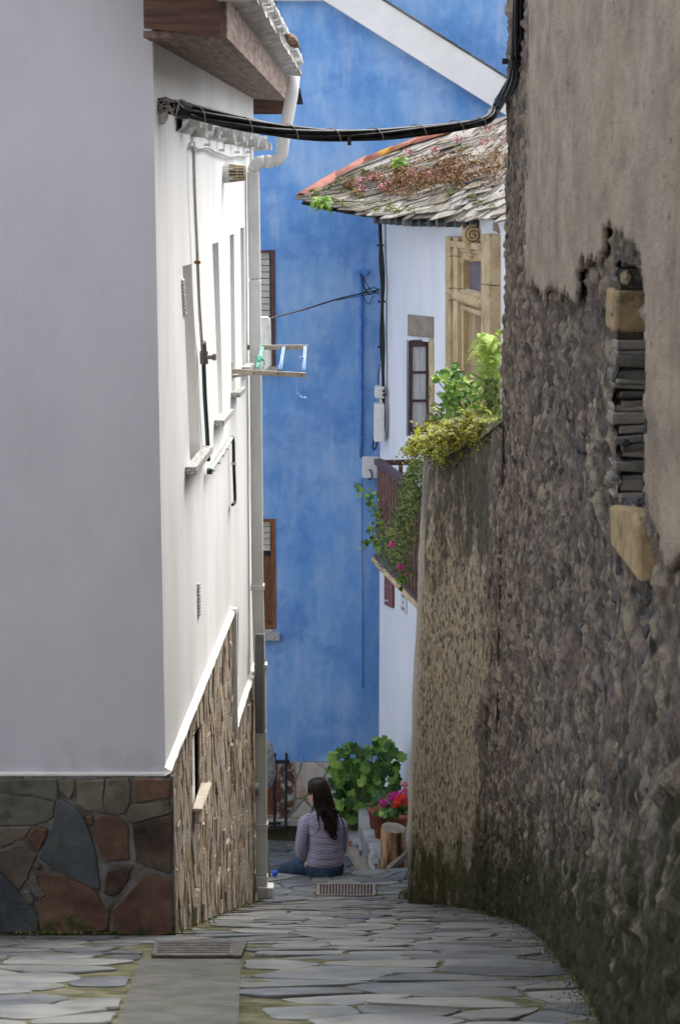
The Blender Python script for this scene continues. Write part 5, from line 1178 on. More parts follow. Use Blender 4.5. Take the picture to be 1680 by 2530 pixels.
for x0_ in (956.5, 961.5): wquad([(x0_,1480.5),(x0_+3,1482.5),(x0_+4,1486.5),(x0_+.5,1484.5)], .033, 'emblem', M['white'], pq)
ts = empty('street_sign', HR.at(1000,1488,.03), 'small white tiled street name sign with blue lettering beside the retaining wall edge', 'sign')
wquad([(995,1459),(1006,1466),(1006,1518),(994,1511)], .02, 'tile_panel', M['white'], ts, .015)
for y0_, rows_ in ((1466, ((0,2.2),(3,2.2),(6,2),)), (1482, ((3,2.4),)), (1497, ((0,2.2),(3,2.6),(6,2),))):
    for dx_, w_ in rows_:
        x0_ = 996+dx_; h_ = 9 if y0_ != 1482 else 8
        wquad([(x0_,y0_+dx_*.55),(x0_+w_*.4,y0_+dx_*.55+.3),(x0_+w_*.4,y0_+h_+dx_*.55),(x0_,y0_+h_+dx_*.55)], .023, 'letter_stroke', M['bluelet'], ts, .003)
        wquad([(x0_,y0_+dx_*.55+h_*.45),(x0_+w_,y0_+dx_*.55+h_*.45+.8),(x0_+w_,y0_+h_*.65+dx_*.55+.8),(x0_,y0_+h_*.65+dx_*.55)], .023, 'letter_stroke', M['bluelet'], ts, .003)
MB().tube(spline([AY(x, y, 21.4) for x, y in ((934,1392),(936,1410),(935,1425),(938,1428)) ], 4), .006, 5).build('drip_wire', M['wire'], wr)
# ================================================================== BIRD
bt = lerp(F0, F1, .62)
bY = AY(715, 100, 12.2)
bird = empty('sparrow', bY, 'small brown sparrow perched on the whitewashed roof tiles', 'bird')
def BZ(px, py, dy=0): return AY(px, py, 12.2+dy)
MB().tube([BZ(709,86), BZ(713,89), BZ(719,97), BZ(727,106), BZ(735,113), BZ(739,116)], [.012,.026,.034,.033,.020,.008], 10).build('body', M['feather'], bird, True)
MB().lathe(BZ(711,90)-V3(0,0,.018), [(0,0),(.016,.006),(.021,.02),(.016,.034),(0,.04)], 10).build('head', M['feather'], bird, True)
MB().tube([BZ(706,88), BZ(702,89)], [.006,.001], 5).build('beak', M['iron'], bird)
MB().prism([BZ(735,112), BZ(737,116), BZ(746,126), BZ(747,123)], (0,.012,0)).build('tail', M['feather'], bird)
MB().prism([BZ(716,92,-.03), BZ(719,103,-.03), BZ(732,113,-.03), BZ(728,102,-.03)], (0,.008,0)).build('wing', M['feather'], bird)
for dx in (0, 5): MB().tube([BZ(719+dx,108), BZ(718+dx,117)], .003, 4).build('leg', M['iron'], bird)
# ================================================================== PEOPLE
def skin_mesh(name, verts, edges, radii, m_, parent, sub=2, root=0, disp=0):
    me = bpy.data.meshes.new(name); org = ORG[parent.name]; me.from_pydata([Vector(v)-org for v in verts], edges, [])
    me.materials.append(m_); o = bpy.data.objects.new(name, me); _link(o, parent, org)
    sk = o.modifiers.new('skin', 'SKIN'); sk.use_smooth_shade = True; lay = me.skin_vertices[0].data if me.skin_vertices else None
    if lay is None:
        bm = __import__('bmesh').new(); bm.from_mesh(me); bm.verts.layers.skin.verify(); bm.to_mesh(me); bm.free(); lay = me.skin_vertices[0].data
    for i, r_ in enumerate(radii): lay[i].radius = r_ if isinstance(r_, tuple) else (r_, r_)
    lay[root].use_root = True
    s_ = o.modifiers.new('sub', 'SUBSURF'); s_.levels = sub; s_.render_levels = sub
    return o
seat = AY(790, 2160, 16.32); sx = seat.x; sz_ = .0; Yp = 16.36
woman = empty('person', (sx, Yp, 0.0), 'woman with long dark hair in a striped jersey and jeans sitting on the step', 'person')
def W(px, py, dy=0): return AY(px, py, Yp+dy)
# joints (picture measurements of the pose, depths chosen by body)
pel = W(797, 2128); chest = W(795, 2050, .02); neckb = W(797, 2003, .02); neck = W(792, 1990, .03); headb = W(789, 1968, .05); head = W(788, 1948, .05); crown = W(789, 1934, .05)
shL, shR = W(768, 2034, .03), W(828, 2036, .03); elL, wrL, hdL = W(748, 2104, .0), W(757, 2122, .24), W(762, 2128, .34)
elR, wrR, hdR = W(843, 2098, .10), W(824, 2118, .30), W(815, 2124, .40)
hipL, hipR = W(775, 2142, .03), W(825, 2143, .03); knL, knR = W(718, 2140, .26), W(758, 2142, .46); anL = knL+V3(.10,.10,-.40); anR = knR+V3(.05,.10,-.40); ftL = anL+V3(-.03,.2,-.06); ftR = anR+V3(.0,.2,-.06)
wa = W(797, 2092)
vv = [pel, wa, chest, neckb, neck, headb, head, crown, shL, elL, wrL, hdL, shR, elR, wrR, hdR, hipL, knL, anL, ftL, hipR, knR, anR, ftR]
ee = [(0,1),(1,2),(2,3),(3,4),(4,5),(5,6),(6,7),(3,8),(8,9),(9,10),(10,11),(3,12),(12,13),(13,14),(14,15),(0,16),(16,17),(17,18),(18,19),(0,20),(20,21),(21,22),(22,23)]
rr = [(.13,.09),(.11,.08),(.10,.07),(.045,.045),.04,.055,.07,.045,.038,.035,.03,.025,.055,.042,.03,.025,.09,.07,.045,.04,.09,.07,.045,.04]
skin_mesh('body', vv, ee, rr, M['skin'], woman)
for hw, el in ((hdL, wrL), (hdR, wrR)):
    d = (hw-el).normalized(); s2 = d.cross(V3(0,0,1)).normalized(); m_ = MB()
    for k, ln in enumerate((.055,.065,.07,.06)):
        b = hw+s2*((k-1.5)*.019); m_.tube([b, b+d*ln*.5+V3(0,0,.004), b+d*ln*.8-V3(0,0,.012), b+d*ln-V3(0,0,.03)], [.009,.0085,.008,.006], 6)
    m_.tube([hw-d*.03+s2*.02, hw+s2*.05, hw+s2*.055+d*.03], [.011,.010,.007], 6); m_.build('fingers', M['skin'], woman, True)
# jersey: torso built as lofted rings so that back and shoulders have a real outline
def loft(name, rings, m_, parent, n=28, seam=0, cap=True, wr_=0, seed=0):
    """rings: (centre, half width, half depth, tilt) """
    mb = MB(); vs = []
    for k, (c, a, b) in enumerate(rings):
        for j in range(n):
            an = 2*math.pi*j/n; e = 1+wr_*noise.noise((math.cos(an)*1.2+seed, math.sin(an)*1.2, c.z*30)); vs.append(c+V3(a*e*math.copysign(abs(math.cos(an))**.85, math.cos(an)), b*e*math.sin(an), .012*noise.noise((j*.3, c.z*8, seed)) if wr_ else 0))
    fs = [(k*n+j, k*n+(j+1)%n, (k+1)*n+(j+1)%n, (k+1)*n+j) for k in range(len(rings)-1) for j in range(n)]
    if cap: fs += [tuple(range(n))[::-1], tuple(range((len(rings)-1)*n, len(rings)*n))]
    mb.add(vs, fs); o = mb.build(name, m_, parent, True); s_ = o.modifiers.new('s','SUBSURF'); s_.levels = 1; s_.render_levels = 1; return o
def ringpx(xl, xr, py, dep, dy=0): a, b = W(xl, py, dy), W(xr, py, dy); return ((a+b)/2, (b.x-a.x)/2, dep)
tor = [ringpx(759,849,2133,.14),ringpx(757,849,2126,.15),ringpx(758,850,2112,.148),ringpx(762,848,2098,.14),ringpx(764,848,2082,.135),ringpx(764,849,2066,.13),ringpx(762,850,2050,.13,.01),ringpx(757,850,2036,.125,.02),ringpx(753,846,2025,.11,.02),ringpx(758,838,2016,.09,.03),ringpx(768,822,2009,.07,.03),ringpx(777,812,2003,.058,.03),ringpx(780,806,1996,.05,.03)]
fine = []
for i in range(len(tor)-1):
    for t in (0, .33, .66): a, b = tor[i], tor[i+1]; fine.append((lerp(a[0], b[0], t), lerp(a[1], b[1], t), lerp(a[2], b[2], t)))
fine.append(tor[-1])
fine2 = [(c, a*(1+(.022*math.sin(i*1.9)+.014*math.sin(i*3.1) if i < 20 else 0)), b*(1+(.04*math.sin(i*1.9) if i < 20 else 0))) for i, (c, a, b) in enumerate(fine)]
loft('jersey', fine2, M['jersey'], woman, 32, wr_=.05)
def sleeve(pts, rad, seed):
    P = spline(pts, 7); k = len(P); mb = MB(); r2 = []
    for i in range(k): t = i/(k-1)*(len(rad)-1); a = int(min(t, len(rad)-2)); r2.append(lerp(rad[a], rad[a+1], t-a)*(1+.05*math.sin(i*2.3+seed)))
    mb.tube(P, r2, 16); o = mb.build('sleeve', M['jersey'], woman, True); s_ = o.modifiers.new('s','SUBSURF'); s_.levels = 1; s_.render_levels = 1
sleeve([W(772,2026,.03), W(757,2034,.02), W(749,2060,.0), W(745,2088,.0), W(748,2108,.03), W(757,2118,.14), W(762,2126,.28)], [.075,.072,.062,.060,.062,.055,.042], 0)
sleeve([W(826,2030,.03), W(842,2040,.04), W(846,2066,.06), W(845,2092,.10), W(838,2108,.2), W(824,2118,.32)], [.07,.065,.055,.05,.048,.04], 2)
# jeans
jn_ = [ringpx(768,846,2161,.15),ringpx(757,849,2157,.175),ringpx(753,850,2146,.18),ringpx(757,850,2134,.165),ringpx(762,848,2124,.145)]
loft('jeans_seat', jn_, M['jeans'], woman, 28, wr_=.04, seed=3)
def leg(pts, rad):
    P = spline(pts, 6); k = len(P); mb = MB(); r2 = []
    for i in range(k): t = i/(k-1)*(len(rad)-1); a = int(min(t, len(rad)-2)); r2.append(lerp(rad[a], rad[a+1], t-a)*(1+.03*math.sin(i*1.7)))
    mb.tube(P, r2, 16); o = mb.build('trouser_leg', M['jeans'], woman, True); s_ = o.modifiers.new('s','SUBSURF'); s_.levels = 1; s_.render_levels = 1
leg([W(785,2143,.02), W(752,2140,.12), W(722,2146,.22), W(700,2157,.30), W(698,2172,.33)+V3(0,.06,-.2)], [.10,.092,.078,.066,.055])
leg([W(820,2143,.05), W(790,2140,.25), W(762,2146,.42), W(752,2165,.46), W(750,2175,.46)+V3(0,.08,-.2)], [.10,.092,.075,.066,.055])
for f in (AY(700,2172,16.75)+V3(0,.05,-.42), AY(752,2175,16.85)+V3(0,.05,-.42)): 
    MB().tube([f+V3(0,-.08,0), f, f+V3(-.01,.12,-.02), f+V3(-.01,.18,-.03)], [.04,.05,.042,.02], 10).build('shoe', M['trouser'], woman, True)
# head with face turned left
hc_ = W(783, 1955, .03)
mb = MB(); n = 20; vs = []; prof2 = [(-.125,.02),(-.115,.045),(-.09,.062),(-.05,.074),(0,.080),(.05,.078),(.085,.06),(.105,.03)]
for zo, r_ in prof2:
    for j in range(n):
        an = 2*math.pi*j/n; vs.append(hc_+V3(r_*math.cos(an)*(1.1 if math.cos(an) < 0 else 1.0), r_*math.sin(an)*1.0, zo))
mb.add(vs, [(k*n+j, k*n+(j+1)%n, (k+1)*n+(j+1)%n, (k+1)*n+j) for k in range(len(prof2)-1) for j in range(n)]+[tuple(range(n)), tuple(range((len(prof2)-1)*n, len(prof2)*n))]); hd = mb.build('head', M['skin'], woman, True)
fdir = V3(-.88,.47,0).normalized(); fs_ = V3(fdir.y, -fdir.x, 0)
MB().tube([hc_+fdir*.078+V3(0,0,.012), hc_+fdir*.095+V3(0,0,-.012), hc_+fdir*.104+V3(0,0,-.028), hc_+fdir*.08+V3(0,0,-.036)], [.006,.010,.012,.008], 8).build('nose', M['skin'], hd, True)
for s_ in (-1, 1):
    e = hc_+fdir*.076+fs_*(.03*s_)+V3(0,0,.005); MB().lathe(e-V3(0,0,.009), [(0,0),(.009,.004),(.012,.009),(.009,.014),(0,.018)], 8).build('eye', M['white'], hd, True)
MB().tube([hc_+fdir*.078+fs_*.022+V3(0,0,-.06), hc_+fdir*.088+V3(0,0,-.06), hc_+fdir*.078-fs_*.022+V3(0,0,-.06)], .007, 6).build('mouth', mat('lip', (.4,.12,.11), bump=0), hd, True)
MB().tube([W(771,1962,-.02), W(771.5,1969,-.02)], [.012,.009], 8).build('ear', M['skin'], hd, True)
# hair: cap plus many strands
mb = MB(); vs = []; n = 26; capr = [(.128,.012),(.124,.05),(.108,.084),(.07,.104),(.025,.108),(-.03,.097),(-.07,.09),(-.10,.08)]
for zo, r_ in capr:
    for j in range(n):
        an = 2*math.pi*j/n; d = V3(math.cos(an), math.sin(an), 0); face = max(0, d.dot(fdir)); low_ = 1 if zo < .02 else 0
        k = 1-(.75*max(0, face-.10))*low_; g = 1+.02*math.sin(j*3)
        vs.append(hc_+V3(.030 if zo < .05 else .012,-.018,.004)+V3(d.x*r_*k*g, d.y*r_*k*g, zo))
mb.add(vs, [(k*n+j, k*n+(j+1)%n, (k+1)*n+(j+1)%n, (k+1)*n+j) for k in range(len(capr)-1) for j in range(n)]+[tuple(range(n))]); hr = mb.build('hair', M['hair'], woman, True)
s_ = hr.modifiers.new('s','SUBSURF'); s_.levels = 1; s_.render_levels = 1
# keep the face open: strands fall from crown over the back
hb_ = MB()
def strand(a, m1, m2, e, r0, r1=.002):
    hb_.tube(spline([a, m1, m2, e], 6), [lerp(r0, r1, (i/18)**2) for i in range(19)], 5, cap=True)
for i in range(230):
    t = random.random(); x0 = lerp(772, 813, t); y0 = 1936+14*abs(t-.5)*2
    x1 = lerp(775, 821, t)+random.uniform(-1,1); x2 = lerp(784, 838, t)+random.uniform(-4,4); xe = lerp(790, 836, t**1.1)+random.uniform(-8,10); ye = random.uniform(2010, 2058) if .35 < t < .9 else random.uniform(1996, 2035)
    dd = -.10-.05*random.random()
    strand(W(x0,y0,-.045+random.uniform(-.01,.0)), W(x1,1968,-.055+random.uniform(-.02,.01)), W(lerp(x1,x2,.5),2000,-.075+random.uniform(-.02,.02)), W(xe,ye,-.145+random.uniform(-.02,.01)), .0075)
for pp in (((775,1955),(776,1985),(786,2020),(789,2046),(776,2062)), ((800,1990),(803,2030),(803,2052),(811,2064)), ((812,1990),(836,2010),(848,2036),(851,2070)), ((778,1960),(776,1985),(770,2008)), ((818,2000),(826,2040),(832,2068),(826,2074),(818,2066))):
    P = spline([W(x,y,-.13 if y > 2000 else -.06) for x, y in pp], 6); hb_.tube(P, [lerp(.010,.003,i/(len(P)-1)) for i in range(len(P))], 6)
for i in range(60):
    x = random.uniform(806,830); P = spline([W(lerp(800,x,.2),1990,-.08), W(x-4,2020,-.13), W(x+random.uniform(-3,3),2048,-.15), W(lerp(826,x,.35)+random.uniform(-3,3),random.uniform(2058,2074),-.14)], 5); hb_.tube(P, [lerp(.007,.003,j/(len(P)-1)) for j in range(len(P))], 5)
for i in range(110):   # fringe at the temple
    x = random.uniform(760,778); P = spline([W(783,1934,-.02), W(x+3,1942,-.035), W(x,random.uniform(1952,1966),-.035)], 4); hb_.tube(P, [lerp(.006,.002,j/(len(P)-1)) for j in range(len(P))], 4)
hb_.build('hair_strands', M['hair'], hr, True)
# second person, almost wholly hidden behind the downpipe
Y2 = 18.2; gz2 = gz(-.9, Y2)
man = empty('person', (-.93, Y2, gz2), 'person in a grey sleeve standing mostly hidden behind the downpipe', 'person')
ex = AY(661, 1940, Y2).x
b_ = lambda x, z, y=0: V3(ex-.20+x, Y2+y, gz2+z)
vv = [b_(0,.95),b_(0,1.15),b_(0,1.38),b_(0,1.5),b_(0,1.6),b_(0,1.72),b_(.17,1.42),b_(.21,1.15),b_(.19,.92,-.05),b_(-.17,1.42),b_(-.21,1.15),b_(-.19,.92),b_(.09,.88),b_(.10,.5),b_(.10,.08),b_(.1,.05,-.15),b_(-.09,.88),b_(-.10,.5),b_(-.10,.08),b_(-.1,.05,-.15)]
ee = [(0,1),(1,2),(2,3),(3,4),(4,5),(2,6),(6,7),(7,8),(2,9),(9,10),(10,11),(0,12),(12,13),(13,14),(14,15),(0,16),(16,17),(17,18),(18,19)]
skin_mesh('body', vv, ee, [(.13,.1),(.12,.09),(.14,.1),.055,.07,.08,.055,.042,.03,.055,.042,.03,.08,.06,.045,.035,.08,.06,.045,.035], M['skin'], man)
MB().tube([b_(0,.85),b_(0,1.0),b_(0,1.2),b_(0,1.38),b_(0,1.47)], [.15,.155,.16,.18,.09], 16).build('jacket', M['grey_cloth'], man, True)
for s_ in (-1,1):
    MB().tube([b_(.13*s_,1.43),b_(.19*s_,1.36),b_(.225*s_,1.2),b_(.225*s_,1.08),b_(.20*s_,.95,-.04)], [.05,.07,.06,.065,.045], 12).build('sleeve', M['grey_cloth'], man, True)
    MB().tube([b_(.08*s_,.95),b_(.10*s_,.7),b_(.10*s_,.4),b_(.10*s_,.08)], [.10,.09,.075,.06], 12).build('trouser_leg', M['trouser'], man, True)
    MB().tube([b_(.10*s_,.04,.06),b_(.10*s_,.05,-.05),b_(.10*s_,.03,-.18)], [.04,.05,.03], 10).build('shoe', M['trouser'], man, True)
MB().lathe(b_(0,1.62), [(.02,0),(.085,.04),(.1,.1),(.085,.17),(.04,.2),(0,.205)], 14).build('hair', M['hair'], man, True)
# ================================================================== PLANTS
def leaf_mesh(name, kind, m_, seed=0):
    rnd = random.Random(seed); mb = MB()
    if kind == 'lobed':
        n = 15; pts = []
        for j in range(n):
            a = -math.pi+2*math.pi*(j+.5)/n+.0; r_ = .5*(1+.13*math.cos(a*7))*(.62 if abs(a) > 2.8 else 1)*rnd.uniform(.93,1.05); pts.append(V3(r_*math.cos(a)+.0, r_*math.sin(a), .10*r_*math.cos(a*3.5)+.13*r_))
        mb.add([V3(-.05,0,0)]+pts, [(0, 1+j, 1+(j+1)%n) for j in range(n)])
    elif kind == 'round':
        n = 9; pts = [V3(.5*math.cos(2*math.pi*j/n)+.05, .44*math.sin(2*math.pi*j/n), .10*abs(math.sin(2*math.pi*j/n))) for j in range(n)]; pts[0].x += .12
        mb.add([V3(0,0,0)]+pts, [(0, 1+j, 1+(j+1)%n) for j in range(n)])
    elif kind == 'lance':
        mb.add([V3(-.5,0,0),V3(0,.14,.06),V3(.5,0,-.05),V3(0,-.14,.06),V3(0,0,0)], [(0,4,1),(1,4,2),(2,4,3),(3,4,0)])
    me = bpy.data.meshes.new(name); me.from_pydata(mb.v, [], mb.f); me.materials.append(m_); me.update(); return me
def facing(d, up=V3(0,0,1), roll=0):
    d = Vector(d).normalized(); q_ = d.to_track_quat('Z', 'Y'); return (q_.to_matrix() @ Matrix.Rotation(roll, 3, 'Z')).to_euler()
def put(me, P, nrm, s_, parent, name='leaf', roll=None):
    return share(name, me, P, facing(nrm, roll=random.uniform(0, 6.28) if roll is None else roll), (s_, s_, s_), parent)
GL = [leaf_mesh('leaf', 'lobed', M['leaf_ger'], k) for k in range(4)]; GD = [leaf_mesh('leaf', 'lobed', M['leaf_dark'], k+9) for k in range(3)]
RL = [leaf_mesh('leaf', 'round', M['leaf_lime'], k) for k in range(2)]; RD = [leaf_mesh('leaf', 'round', M['leaf_ger'], k+3) for k in range(2)]
RDK = leaf_mesh('leaf', 'round', M['leaf_dark'], 8)
LD = leaf_mesh('leaf', 'lance', M['leaf_dark']); LG = leaf_mesh('leaf', 'lance', M['leaf_ger'])
# big geranium by the planter
YG = 19.6
gp = empty('geranium_bush', AY(895, 2030, YG), 'large leafy green bush with scalloped leaves against the blue and white walls', 'bush')
base = AY(890, 2050, YG)
out = [(838,1868,24),(862,1846,22),(850,1862,22),(905,1862,22),(935,1858,20),(925,1838,18),(955,1872,20),(935,1890,24),(965,1900,22),(880,1880,20),(832,1905,20),(840,1925,22),(858,1900,24),(885,1910,26),(910,1900,24),(940,1915,24),(968,1925,20),(976,1945,16),(830,1940,20),(850,1950,24),(875,1945,26),(905,1935,26),(930,1950,26),(955,1955,22),(845,1975,22),(870,1975,26),(900,1968,26),(925,1975,24),(835,1995,18),(855,2000,22),(880,2000,24),(905,2000,20),(850,2022,16),(868,2025,16),(945,1980,16),(950,1845,14),(968,1850,12)]
for (px, py, r_) in out:
    c0 = AY(px, py, YG)
    dep = .35*random.uniform(-1,1)
    tip = AY(px, py+4, YG+dep*.5)
    MB().tube(spline([base+V3(random.uniform(-.1,.1), 0, .1), lerp(base, tip, .5)+V3(0,random.uniform(-.1,.1),.05), tip], 3), .006, 5).build('stem', M['stem'], gp, True)
    for k in range(6):
        P = AY(px+random.gauss(0, r_*.42), py+random.gauss(0, r_*.38), YG+dep*.5+random.uniform(-.12,.12))
        up = 1.0 if py < 1900 else .55
        put(random.choice(GL), P, (random.uniform(-.9,.9), -random.uniform(.1,1.1), up*random.uniform(.1,1.3)), random.uniform(.085,.15), gp)
for k in range(60):
    P = AY(random.uniform(835,950), random.uniform(1905,2015), YG+.25+random.uniform(0,.2)); put(random.choice(GD), P, (random.uniform(-.5,.5), -.8, .5), random.uniform(.10,.16), gp)
for (px, py) in ((822,1903),(827,1886),(962,1840),(990,1870)): put(random.choice(GL), AY(px, py, YG-.1), (.3,-.8,.7), .14, gp)
# trailing foot of the bush
mb = MB()
for k in range(260):
    P = AY(random.gauss(862, 18), random.uniform(2000, 2050), YG-.1+random.uniform(-.1,.1)); a = Vector((random.uniform(-1,1), random.uniform(-1,1), random.uniform(-1,.3))).normalized()*.035; b = a.cross(V3(0,1,0)).normalized()*.014; mb.add([P-a, P+b, P+a, P-b], [(0,1,2,3)])
tag(mb.build('trailing_foliage', M['hang'], gp), kind='stuff')
# concrete planter, log post, beams
YPn = 18.2
plr = MB(); a = AY(886, 2030, 18.9); b = AY(940, 2128, 17.9)
zt2_ = AY(886, 2030, 18.9).z
def PT(px, py, Y): return AY(px, py, Y)
q1 = PT(886,2030,19.0); q2 = PT(942,2035,18.0); q2.z = q1.z; 
plr.prism([V3(q1.x, 19.0, q1.z), V3(AY(925,2060,17.9).x, 17.9, q1.z), V3(1.3, 17.9, q1.z), V3(1.3, 19.9, q1.z), V3(q1.x, 19.9, q1.z)], (0,0,-.75)); tag(plr.build('concrete_planter', M['planter'], bevel=.02), 'worn grey concrete planter ledge carrying the flower pots', 'planter')
YL = 17.3
lp = empty('tree_stump', AY(970, 2130, YL), 'upright cut log post with split bark in front of the flower pots', 'log')
c0 = AY(972, 2160, YL+.1); c1 = AY(972, 2045, YL+.1); hL = c1.z-c0.z; n = 22; vs = []; rows = 12
for k in range(rows+1):
    for j in range(n):
        an = 2*math.pi*j/n; r_ = .125*(1+.13*noise.noise((math.cos(an)*2, math.sin(an)*2, k*.15))+.06*noise.noise((math.cos(an)*7, math.sin(an)*7, k*.2)))*(1.0-.05*(k == rows)); 
        top = .018*math.cos(an-2.4)*(k/rows)
        vs.append(V3(c0.x+r_*math.cos(an), c0.y+r_*math.sin(an), c0.z+hL*k/rows+.0+top))
mb = MB(); mb.add(vs, [(k*n+j, k*n+(j+1)%n, (k+1)*n+(j+1)%n, (k+1)*n+j) for k in range(rows) for j in range(n)]); mb.build('trunk', M['log'], lp, True)
tv = vs[rows*n:]; ct = sum(tv, Vector())/n+V3(0,0,.01); mb = MB(); mb.add([ct]+tv, [(0, 1+j, 1+(j+1)%n) for j in range(n)]); mb.build('cut_top', M['logtop'], lp)
def tbeam(p, q_, w_, h_, nm, label, m_='beamwood'):
    o = MB().beam(p, q_, w_, h_).build(nm, M[m_], bevel=.006); return tag(o, label, 'beam')
tbeam(AY(848,2072,18.6), AY(905,2158,17.35), .10, .07, 'timber_beam', 'old grey timber lying aslant between the woman and the planter')
tbeam(AY(960,2150,17.2), AY(1015,2098,17.35), .06, .06, 'timber_strut', 'grey squared strut slanting up to the right past the log post')
fb = MB(); fp = [AY(912,2118,17.5), AY(925,2112,17.5), AY(935,2124,17.45), AY(940,2150,17.4), AY(915,2150,17.4), AY(908,2135,17.45)]; fb.prism(fp, (0,.15,0)); tag(fb.build('field_stone', M['planter'], bevel=.02), 'small pale block of stone lying left of the log post', 'stone')
BG = 'rusty bolts standing up around the timber beam'
for px, py, h_ in ((865,2098,18),(891,2120,16),(909,2138,20),(929,2148,12)):
    Y_ = lerp(18.2, 17.3, (px-865)/64); m_ = MB(); m_.tube([AY(px, py, Y_), AY(px, py-h_, Y_)], .011, 6); m_.tube([AY(px, py-h_+1, Y_), AY(px, py-h_-2, Y_)], .024, 8)
    tag(m_.build('bolt', M['brass'] if px > 870 else M['rust']), {865:'orange rusty bolt nearest the woman, highest on the timber beam',891:'dark bolt on the middle of the slanting timber beam',909:'long dark bolt in front of the pale stone block',929:'short dark bolt at the foot of the log post'}[px], 'bolt', BG)
gt = MB(); gt.box(AY(868, 2070, 19.3), (.28,.5,.07)); tag(gt.build('stone_slab', M['planter'], bevel=.02), 'flat mossy stone slab under the foot of the leafy bush', 'slab')
# pots with geraniums
def pot(px, py_top, py_bot, Y, r_, label, grp='terracotta pots of geraniums on the planter'):
    t_ = AY(px, py_top, Y); b_2 = AY(px, py_bot, Y); h_ = t_.z-b_2.z; e = empty('flower_pot', V3(t_.x, Y, b_2.z), label, 'flower pot', grp)
    MB().lathe(V3(t_.x, Y, b_2.z), [(0,.0),(r_*.68,0),(r_*.9,h_-.045),(r_*1.06,h_-.045),(r_*1.08,h_),(r_*.96,h_),(r_*.9,h_-.03),(0,h_-.04)], 22).build('pot', M['pot'], e, True)
    return e, t_
e1_, t1 = pot(931, 1990, 2045, 18.5, .10, 'terracotta pot behind the labelled one, half hidden by leaves')
e2_, t2 = pot(943, 2001, 2068, 18.0, .10, 'terracotta pot with a small white label facing the camera')
e3_, t3 = pot(983, 2012, 2050, 18.1, .12, 'terracotta pot of red geraniums behind the log post')
MB().box(V3(t2.x-.02, 18.0-.103, AY(937,2015,17.9).z), (.028,.006,.028)).build('label', M['white'], e2_)
def pot_leaves(e, c, spread, n, lms, sz0, sz1, zup=.1):
    for k in range(n):
        P = c+V3(random.gauss(0, spread), random.uniform(-.12,.06), random.uniform(-.04, zup)); put(random.choice(lms), P, (random.uniform(-.6,.6), -.7, .8), random.uniform(sz0, sz1), e)
        MB().tube([c+V3(0,0,-.04), P], .003, 4).build('stem', M['stem'], e)
pot_leaves(e1_, AY(935,1985,18.4), .05, 26, GD, .06, .10, .10)
pot_leaves(e3_, AY(985,1998,17.95), .09, 60, GL+GD, .05, .09, .08); pot_leaves(e2_, AY(958,2010,17.85), .05, 22, GD+GL, .05, .08, .04)
def flower_head(e, px, py, Y, r_, m_, nm='flower_head'):
    c = AY(px, py, Y); mb = MB()
    for k in range(70):
        d = Vector((random.gauss(0,1), random.gauss(0,1), random.gauss(0,1))).normalized(); P = c+d*r_*random.uniform(.75,1.05); a = d.orthogonal().normalized(); b = d.cross(a); s_ = r_*.30
        mb.add([P+a*s_, P+b*s_*.8+d*.004, P-a*s_, P-b*s_*.8+d*.004], [(0,1,2,3)])
    mb.build(nm, m_, e)
    MB().tube([c, c-V3(0,-.02,.12)], .004, 5).build('flower_stalk', M['stem'], e)
for px, py, r_ in ((948,1984,.048),(966,1970,.042),(974,1962,.03),(978,1972,.045),(990,1960,.04),(983,1978,.03)): flower_head(e2_, px, py, 17.9, r_, M['magenta'])
for px, py, r_ in ((981,1984,.045),(992,1972,.05),(1001,1980,.04),(975,1990,.03)): flower_head(e3_, px, py, 17.8, r_, M['red'])
for px, py, r_ in ((999,1938,.032),(1001,1953,.026),(1004,1960,.03)): flower_head(e1_, px, py, 18.3, r_, M['pink'])
# shrub with round leaves on the terrace
shb = empty('round_leaf_shrub', AY(1160, 1060, 13.7), 'bright green shrub with round leaves rising from the top of the retaining wall', 'shrub')
sb = AY(1165, 1065, 13.8)
cl_ = [(1090,935,12),(1100,925,10),(1110,945,14),(1130,925,14),(1140,950,16),(1158,945,14),(1120,975,16),(1100,985,12),(1145,985,18),(1170,975,16),(1190,990,14),(1110,1005,14),(1135,1015,16),(1165,1010,16),(1195,1015,14),(1105,1035,10),(1150,1040,14),(1180,1040,14),(1175,955,10),(1205,975,8),(1075,933,5),(1088,975,6),(1125,905,8),(1200,1000,10)]
for px, py, r_ in cl_:
    tip = AY(px, py, 13.65+random.uniform(-.1,.1)); MB().tube(spline([sb+V3(random.uniform(-.04,.04),0,0), lerp(sb, tip, .55)+V3(0,0,.02), tip], 3), .004, 5).build('twig', M['stem'], shb, True)
    for k in range(max(5, int(r_*1.0))):
        P = AY(px+random.gauss(0, r_*.55), py+random.gauss(0, r_*.5), 13.65+random.uniform(-.15,.15)); put(random.choice(RL+RL+RD), P, (random.uniform(-.7,.7), -random.uniform(.2,1), random.uniform(.3,1)), random.uniform(.035,.062), shb)
